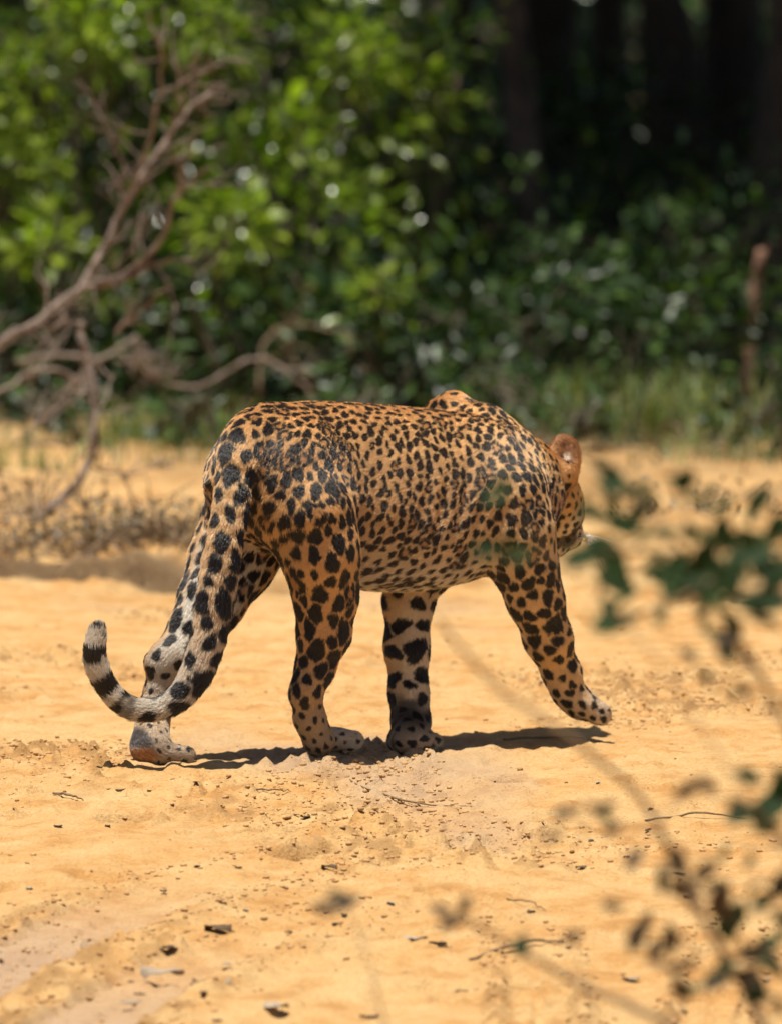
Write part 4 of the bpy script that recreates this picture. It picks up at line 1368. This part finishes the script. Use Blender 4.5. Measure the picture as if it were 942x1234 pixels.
limb(gr, [(138, 434), (160, 438), (190, 455)], 3.5, 4, 8.2, 8.3, M['grey_wood'], 'twig', seed=43)
gs = thing('bent_grey_stick', 'short bent pale stick near the frame of the curved dead branch', 'stick', tuple(gp(50, 7.0)))
limb(gs, [(-90, 520), (-40, 492), (5, 468), (35, 450), (66, 445), (98, 463)], 5, 5, 7.0, 7.1, M['grey_wood'], seed=51)
hb = thing('arched_dry_branch', 'thin arched dry branch among the low shrubs behind the leopard back', 'dead branch', tuple(gp(320, 9.6)))
limb(hb, [(310, 470), (318, 420), (335, 398), (370, 393), (420, 402), (450, 430), (480, 470)], 3, 2, 9.6, 9.8, M['dry_twig'], seed=61)
limb(hb, [(335, 398), (360, 440), (385, 470)], 2.2, 1.4, 9.6, 9.7, M['dry_twig'], 'twig', seed=62)

# ---- dry brush on the bank
def dry_brush(label, px, Y, w, h, n, seed):
    r = np.random.default_rng(seed)
    b0 = gp(px, Y)
    t = thing('dry_brush', label, 'brush', tuple(b0), 'dry brush on the bank')
    V = []; Q = []; T = []; o_ = 0
    for i in range(n):
        s = b0 + np.array([r.normal(0, w), r.normal(0, w * .6), 0]); s[2] = gz(s[0], s[1]) - .01
        d = np.array([r.normal(0, .8), r.normal(0, .6), abs(r.normal(.5, .35))]); L = h * r.uniform(.5, 1.4)
        e = s + d * L; e[2] = max(e[2], s[2] + .015)
        v, q, t_ = tube_arrays([s, (s + e) / 2 + r.normal(0, .02, 3), e], [.0028, .002, .0008], sides=4, n=7, wob=.02, seed=seed + i)
        V.append(v); Q.append(q + o_); T.append(t_ + o_); o_ += len(v)
    o = obj('twigs', mesh_np('twigs', np.vstack(V), [np.vstack(Q), np.vstack(T)], M['dry_twig']), t); o['kind'] = 'stuff'
    nl = n * 3
    pos = b0 + np.stack([r.normal(0, w, nl), r.normal(0, w * .6, nl), np.abs(r.normal(.04, h * .3, nl))], 1)
    o = obj('leaves', leaf_mesh('leaves', (pos, r.normal(0, 1, (nl, 3)), np.tile([0, 0, 1.], (nl, 1)) + r.normal(0, .5, (nl, 3)), r.uniform(.012, .03, nl), r.random(nl) * .8), M['dry_leaf']), t); o['kind'] = 'stuff'
dry_brush('tangle of dry twigs below the curved dead branch on the bank', 95, 4.45, .19, .14, 190, 201)
dry_brush('low dry brush with sparse green leaves between the bank and the leopard tail', 185, 4.4, .11, .11, 90, 202)
dry_brush('sparse dry twigs over the sand beyond the curved dead branch', 40, 6.0, .15, .14, 45, 203)
dry_brush('dry twigs and stalks at the foot of the pale grass tuft', 830, 8.7, .20, .12, 55, 204)
dry_brush('scrubby dry stalks behind the blurred green leaves', 905, 5.0, .15, .10, 45, 205)
bw = thing('fallen_log', 'short weathered log lying in the dip below the dry brush', 'log', tuple(gp(140, 4.25)))
limb(bw, [(105, 668), (140, 688), (165, 700)], 6, 8, 4.3, 4.2, M['dead_wood'], seed=71)

# ------------------------------------------------------------------ litter on the track
r = np.random.default_rng(15)
def ico_clods(n, region, rmin, rmax, name, label, mat):
    bm = bmesh.new(); bmesh.ops.create_icosphere(bm, subdivisions=1, radius=1)
    bv = np.array([v.co[:] for v in bm.verts]); bf = np.array([[v.index for v in f.verts] for f in bm.faces]); bm.free()
    x, y = region(n); n = len(x)
    s = rmin * (rmax / rmin) ** (r.random(n) ** 2.2)
    z = height(x, y)
    V = bv[None] * (s[:, None, None] * (1 + .35 * r.uniform(-1, 1, (n, len(bv), 1)))) * np.array([1.2, 1.0, .62])
    th = r.random(n) * 6.28; c, sn_ = np.cos(th)[:, None], np.sin(th)[:, None]
    V = np.stack([V[..., 0] * c - V[..., 1] * sn_, V[..., 0] * sn_ + V[..., 1] * c, V[..., 2]], -1)
    V += np.stack([x, y, z + s * .25], 1)[:, None]
    f = (bf[None] + (np.arange(n) * len(bv))[:, None, None]).reshape(-1, 3)
    o = obj(name, mesh_np(name, V.reshape(-1, 3), f, mat, True)); tag(o, label, 'clods', kind='stuff')
def reg_clods(n):
    x = r.uniform(-1.3, 1.3, n * 5); y = r.uniform(-3.4, 3.3, n * 5)
    d = fbm(x * 2.2, y * 1.6, 8.5, 2)
    tr = np.zeros(len(x))
    for pts, w in TRACKS:
        dd, s, al = seg_dist(x, y, pts); tr = np.maximum(tr, np.exp(-((dd - w * 1.2) / (w * .5)) ** 2))
    k_ = r.random(len(x)) < 0.012 + 0.6 * sstep(0.1, .6, d) + 0.45 * tr
    return x[k_][:n], y[k_][:n]
ico_clods(24000, reg_clods, .0012, .0062, 'sand_clods', 'small clods and grains of orange sand scattered on the track', M['clod'])

def curl_leaf(name, label, px, py, L, w, ang, mat, curl=.25, cat='dry leaf', group=None):
    p = G(px, py); z = gz(p.x, p.y)
    nx_, ny_ = 9, 5
    u = np.linspace(0, 1, nx_); v = np.linspace(-1, 1, ny_)
    UU, VV = np.meshgrid(u, v, indexing='ij')
    wid = w * np.sin(np.pi * np.clip(UU, .03, .985)) ** .7
    X = (UU - .5) * L; Yv = VV * wid * .5
    k1, k2, k3 = r.uniform(-.5, 1.2), r.uniform(-.6, .6), r.uniform(-.5, .5)
    Z = curl * L * (k3 * VV ** 2 * .5 + (UU - .5) ** 2 * k1 + k2 * (UU - .5) * VV) + .022 * L * r.normal(0, 1, UU.shape)
    Z = Z - Z.min() * .8 + .002
    c, s_ = math.cos(ang), math.sin(ang)
    V = np.stack([p.x + X * c - Yv * s_, p.y + X * s_ + Yv * c, z + Z], -1).reshape(-1, 3)
    i = np.arange(nx_ * ny_).reshape(nx_, ny_)
    q = np.stack([i[:-1, :-1], i[1:, :-1], i[1:, 1:], i[:-1, 1:]], -1).reshape(-1, 4)
    V2 = V - [0, 0, .0012]
    V = np.vstack([V, V2]); q = np.vstack([q, q[:, ::-1] + nx_ * ny_])
    o = obj(name, mesh_np(name, V - [p.x, p.y, z], q, mat)); o.location = (p.x, p.y, z)
    return tag(o, label, cat, group)
LITTER = [
    ('curled dark brown leaf lying alone on smooth sand', 263, 1126, .045, .034, .1, 'litter', .45),
    ('long pale brown curled bark strip near the wheel rut', 196, 1182, .075, .022, -.35, 'litter_pale', .3),
    ('slim pale husk beside the bark strip', 255, 1190, .060, .014, .1, 'litter_pale', .3),
    ('rounded cream leaf with a dark edge at the front of the sand', 333, 1222, .040, .05, .2, 'litter_pale', .5),
    ('small pale leaf flake by the wheel rut', 158, 1211, .032, .022, .3, 'litter_pale', .2),
    ('small dark leaf standing up behind the paw print', 368, 982, .018, .02, 1.2, 'litter', .8),
    ('tiny dark leaf beside the standing leaf', 356, 975, .016, .016, .4, 'litter', .4),
    ('dark crumpled leaf in front of the paw print', 397, 1051, .028, .03, .2, 'litter', .5),
    ('flat grey-brown leaf bit near the thin straight twig', 500, 1137, .038, .024, -.1, 'litter_pale', .2),
    ('narrow dark leaf bit beside the flat grey-brown one', 527, 1142, .030, .014, -.2, 'litter', .2),
    ('brown leaf at the rim of the wheel rut', 205, 1148, .032, .03, .2, 'litter', .5),
    ('dark seed pod on the sand between the ruts and the paw print', 197, 1075, .012, .016, 0, 'litter', .4),
    ('small dark leaf ahead of the planted forepaw', 590, 945, .022, .02, .4, 'litter', .3),
    ('brown leaf flake near the leopard hind paws', 140, 949, .036, .014, -.1, 'litter', .3),
    ('dark leaf flake on the sand left of the raised heel', 70, 1000, .016, .02, .4, 'litter', .3),
    ('small dark leaf near the front twig', 553, 1195, .028, .016, .1, 'litter', .2),
    ('thin brown leaf lying across the rutted sand', 445, 1226, .030, .014, 0, 'litter', .2),
    ('brown leaf close to the right-hand tread marks', 700, 1040, .02, .02, .3, 'litter', .4),
    ('thin pale leaf between the two tread marks', 760, 1182, .03, .02, .2, 'litter_pale', .3),
    ('small brown leaf beside the long thin twig', 640, 990, .02, .018, .5, 'litter', .3),
]
for lab, px, py, L, w, an, mt, cu in LITTER:
    curl_leaf('dry_leaf', lab, px, py, L, w, an, M[mt], cu, group='dry leaves on the sand')
r2 = np.random.default_rng(99)
for i in range(38):
    px, py = r2.uniform(0, 930), r2.uniform(930, 1230)
    curl_leaf('leaf_flake', 'tiny dark leaf flake or chip scattered on the sand', px, py, r2.uniform(.006, .015), r2.uniform(.008, .03), r2.uniform(-1.5, 1.5), M['litter' if i % 3 else 'litter_pale'], r2.uniform(.1, .5), 'leaf flake', 'tiny flakes on the sand')
def ground_twig(label, pts, r0, seed):
    w = []
    for i, (a, b_) in enumerate(pts):
        p = G(a, b_); w.append(np.array([p.x, p.y, gz(p.x, p.y) + r0 * .8 + (.006 if 0 < i < len(pts) - 1 else 0)]))
    o = tube('ground_twig', [q - w[0] for q in w], [r0] * (len(w) - 1) + [r0 * .4], M['stem_brown'], None, sides=6, n=18, rough=.2, wob=.003, seed=seed)
    o.location = w[0]
    tag(o, label, 'twig')
ground_twig('long thin twig lying on the sand in front of the planted forepaw', [(415, 938), (450, 950), (500, 968), (568, 972)], .0018, 1)
ground_twig('straight dark twig lying across the sand by the tread marks', [(565, 1163), (610, 1152), (655, 1145), (697, 1148)], .0026, 2)
ground_twig('thin twig lying under the lifted forepaw shadow', [(605, 898), (650, 893), (704, 891)], .0024, 3)
ground_twig('short dark twig beside the blurred brown leaves', [(775, 985), (840, 983), (900, 985)], .002, 4)
ground_twig('short twig on the sand near the hind paws', [(65, 955), (85, 960), (100, 961)], .0024, 5)
ground_twig('short twig beside the standing dark leaf', [(295, 950), (330, 955), (348, 951)], .0016, 6)
ground_twig('thin twig at the foot of the bark strip', [(230, 1192), (260, 1190), (285, 1191)], .003, 7)
ground_twig('short thin twig between the flake leaves and the tread marks', [(610, 1088), (640, 1096), (658, 1098)], .0014, 8)

# ------------------------------------------------------------------ out-of-focus sprigs close to the lens
def sprig(name, label, Y, stems, leaves, extra=()):
    """stems: list of pixel polylines with radius px; leaves: (px,py,len_px,angle_deg,green)"""
    first = stems[0][0]
    foot = gp(stems[0][0][-1][0] + 40, Y)
    t = thing(name, label, 'sapling', tuple(foot))
    root = foot - np.array([0, 0, .03])
    rr = np.random.default_rng(int(abs(Y) * 1000))
    for i, (l, r0, r1) in enumerate(stems):
        pts = plist(l, Y, Y)
        pts = [p + np.array([0, rr.normal(0, .02), 0]) for p in pts]
        rad = [px_m(r0 + (r1 - r0) * j / (len(l) - 1), Y) for j in range(len(l))]
        if i == 0:
            e = pts[-1]
            pts = pts + [e * .6 + root * .4 + np.array([.02, 0, 0]), root]; rad = rad + [rad[-1] * 1.15, rad[-1] * 1.4]
        tube('stem', pts, rad, M['stem_brown'], t, sides=7, n=len(pts) * 5, wob=.003, seed=i, rough=.15)
    for (px, py, lp, an, green) in leaves:
        c = np.array(P(px, py, Y + rr.normal(0, .06)))
        a = math.radians(an)
        d = np.array([math.cos(a), rr.normal(0, .35), math.sin(a)])
        up = np.array([rr.normal(0, .25), -0.75 + rr.normal(0, .25), 0.55])
        L = px_m(lp * (.72 if green else .9), Y)
        d /= np.linalg.norm(d)
        leaf_obj(t, c - d * L * .5, d, up, L, M['leaf_near_green' if green else 'leaf_near_brown'], 1.25 if green else 1.05)
    for (x0, y0, x1, y1, n, s0, s1, pg) in extra:
        for k in range(n):
            px, py = rr.uniform(x0, x1), rr.uniform(y0, y1)
            # keep to the neighbourhood of a stem
            best = min(((px - a_) ** 2 + (py - b_) ** 2, a_, b_) for l_, _, _ in stems for a_, b_ in catmull(l_, 30))
            if best[0] > 95 ** 2:
                px, py = px + (best[1] - px) * .5, py + (best[2] - py) * .5
            c = np.array(P(px, py, Y + rr.normal(0, .08)))
            a = rr.uniform(-2.6, .9)
            d = np.array([math.cos(a), rr.normal(0, .5), math.sin(a)]); d /= np.linalg.norm(d)
            up = np.array([rr.normal(0, .4), -0.6 + rr.normal(0, .35), 0.6])
            L = px_m(rr.uniform(s0, s1), Y)
            leaf_obj(t, c - d * L * .5, d, up, L, M['leaf_near_green' if rr.random() < pg else 'leaf_near_brown'], 1.15)
    return t
sprig('leafy_sapling', 'blurred leafy green sapling beside the leopard head', -6.6, [
    ([(700, 545), (760, 590), (800, 640), (845, 700), (900, 790), (960, 900), (1010, 1010)], 2.0, 5),
    ([(725, 660), (770, 665), (815, 668)], 1.6, 2.5), ([(720, 750), (770, 735), (850, 708)], 1.6, 2.5), ([(960, 640), (900, 672), (850, 705)], 1.5, 2.5)],
    [(738, 575, 70, -35, 1), (722, 560, 40, -60, 1), (750, 632, 75, -12, 1), (700, 672, 75, 20, 1), (735, 672, 95, -38, 1), (742, 700, 85, -25, 1), (755, 720, 70, 40, 1), (735, 752, 80, 8, 1),
     (800, 642, 60, 15, 1), (840, 690, 110, 18, 1), (862, 705, 105, 200, 1), (848, 672, 80, 60, 1), (870, 640, 70, 80, 1), (912, 605, 60, 75, 1), (850, 600, 40, 80, 1), (785, 602, 34, 70, 1),
     (905, 668, 100, 15, 1), (935, 690, 110, -8, 1), (925, 725, 95, 12, 1), (905, 728, 70, 160, 1), (938, 640, 80, 35, 1), (875, 787, 52, -75, 1), (830, 790, 34, -40, 0), (900, 650, 60, 120, 1), (820, 712, 70, 30, 1)], [(705, 560, 800, 760, 20, 26, 52, 1), (790, 580, 960, 770, 40, 26, 52, 1), (800, 740, 960, 860, 10, 25, 45, .5), (700, 550, 960, 780, 26, 18, 36, 1)])
sprig('bent_sapling', 'blurred bare-stemmed sapling arching over the sand with a few dry leaves', -6.4, [
    ([(525, 742), (560, 785), (610, 835), (690, 888), (760, 950), (800, 1010), (830, 1075), (860, 1130), (905, 1210), (950, 1320)], 2.6, 6),
    ([(820, 1050), (860, 1085), (915, 1100), (960, 1090)], 2, 1.6), ([(845, 1100), (880, 1150), (930, 1160)], 2, 1.6), ([(800, 1010), (770, 1000), (728, 985)], 1.6, 1.2), ([(790, 990), (830, 960), (890, 968)], 1.6, 1.2)],
    [(930, 972, 95, 35, 1), (918, 990, 80, -40, 1), (940, 955, 80, 70, 1), (885, 972, 40, -60, 1), (828, 952, 48, 30, 0), (850, 945, 40, 150, 0), (680, 980, 42, 10, 0), (728, 975, 44, 40, 0), (738, 1000, 42, 20, 0),
     (764, 1035, 50, 60, 0), (778, 1112, 40, 70, 0), (738, 1092, 40, 0, 0), (802, 1166, 56, -20, 0), (790, 1150, 40, 40, 0), (868, 1085, 66, 70, 0), (885, 1105, 70, 60, 1), (850, 1050, 50, 40, 0), (920, 1086, 52, 30, 1),
     (912, 1150, 80, 10, 0), (930, 1165, 70, -30, 1), (862, 1186, 48, 20, 0), (940, 1105, 40, 50, 1), (900, 1180, 60, 160, 0), (875, 1120, 60, -60, 1)], [(760, 1000, 960, 1234, 34, 22, 48, .35), (660, 940, 800, 1060, 7, 20, 34, .1), (870, 930, 960, 1010, 8, 30, 60, .9)])
sprig('low_sapling', 'blurred low sapling with scattered shrivelled leaves near the tread marks', -6.1, [
    ([(525, 1098), (570, 1112), (630, 1150), (690, 1185), (760, 1215), (820, 1260)], 2.4, 5), ([(630, 1150), (628, 1120)], 1.5, 1.2)],
    [(628, 1140, 52, 85, 1), (545, 1112, 50, 25, 0), (530, 1098, 40, 150, 0), (690, 1130, 36, 30, 0), (560, 1090, 34, 60, 0)])
sprig('lone_sprig', 'blurred sprig with a pair of shrivelled brown leaves low over the sand', -6.0, [
    ([(392, 1090), (415, 1096), (440, 1150), (470, 1260)], 0.9, 1.6)],
    [(418, 1088, 46, 30, 0), (392, 1096, 40, -10, 0), (405, 1080, 34, 10, 0)])
sprig('hanging_sprig', 'blurred green leaves hanging in front of the leopard shoulder', -7.0, [
    ([(600, 570), (640, 640), (760, 760), (900, 960), (1050, 1200)], 0.8, 2.2), ([(570, 668), (610, 670), (662, 668)], 0.8, .9)],
    [(602, 588, 62, 60, 1), (596, 598, 56, 20, 1), (585, 664, 60, 10, 1), (625, 668, 56, 10, 1), (610, 655, 44, 100, 1)])
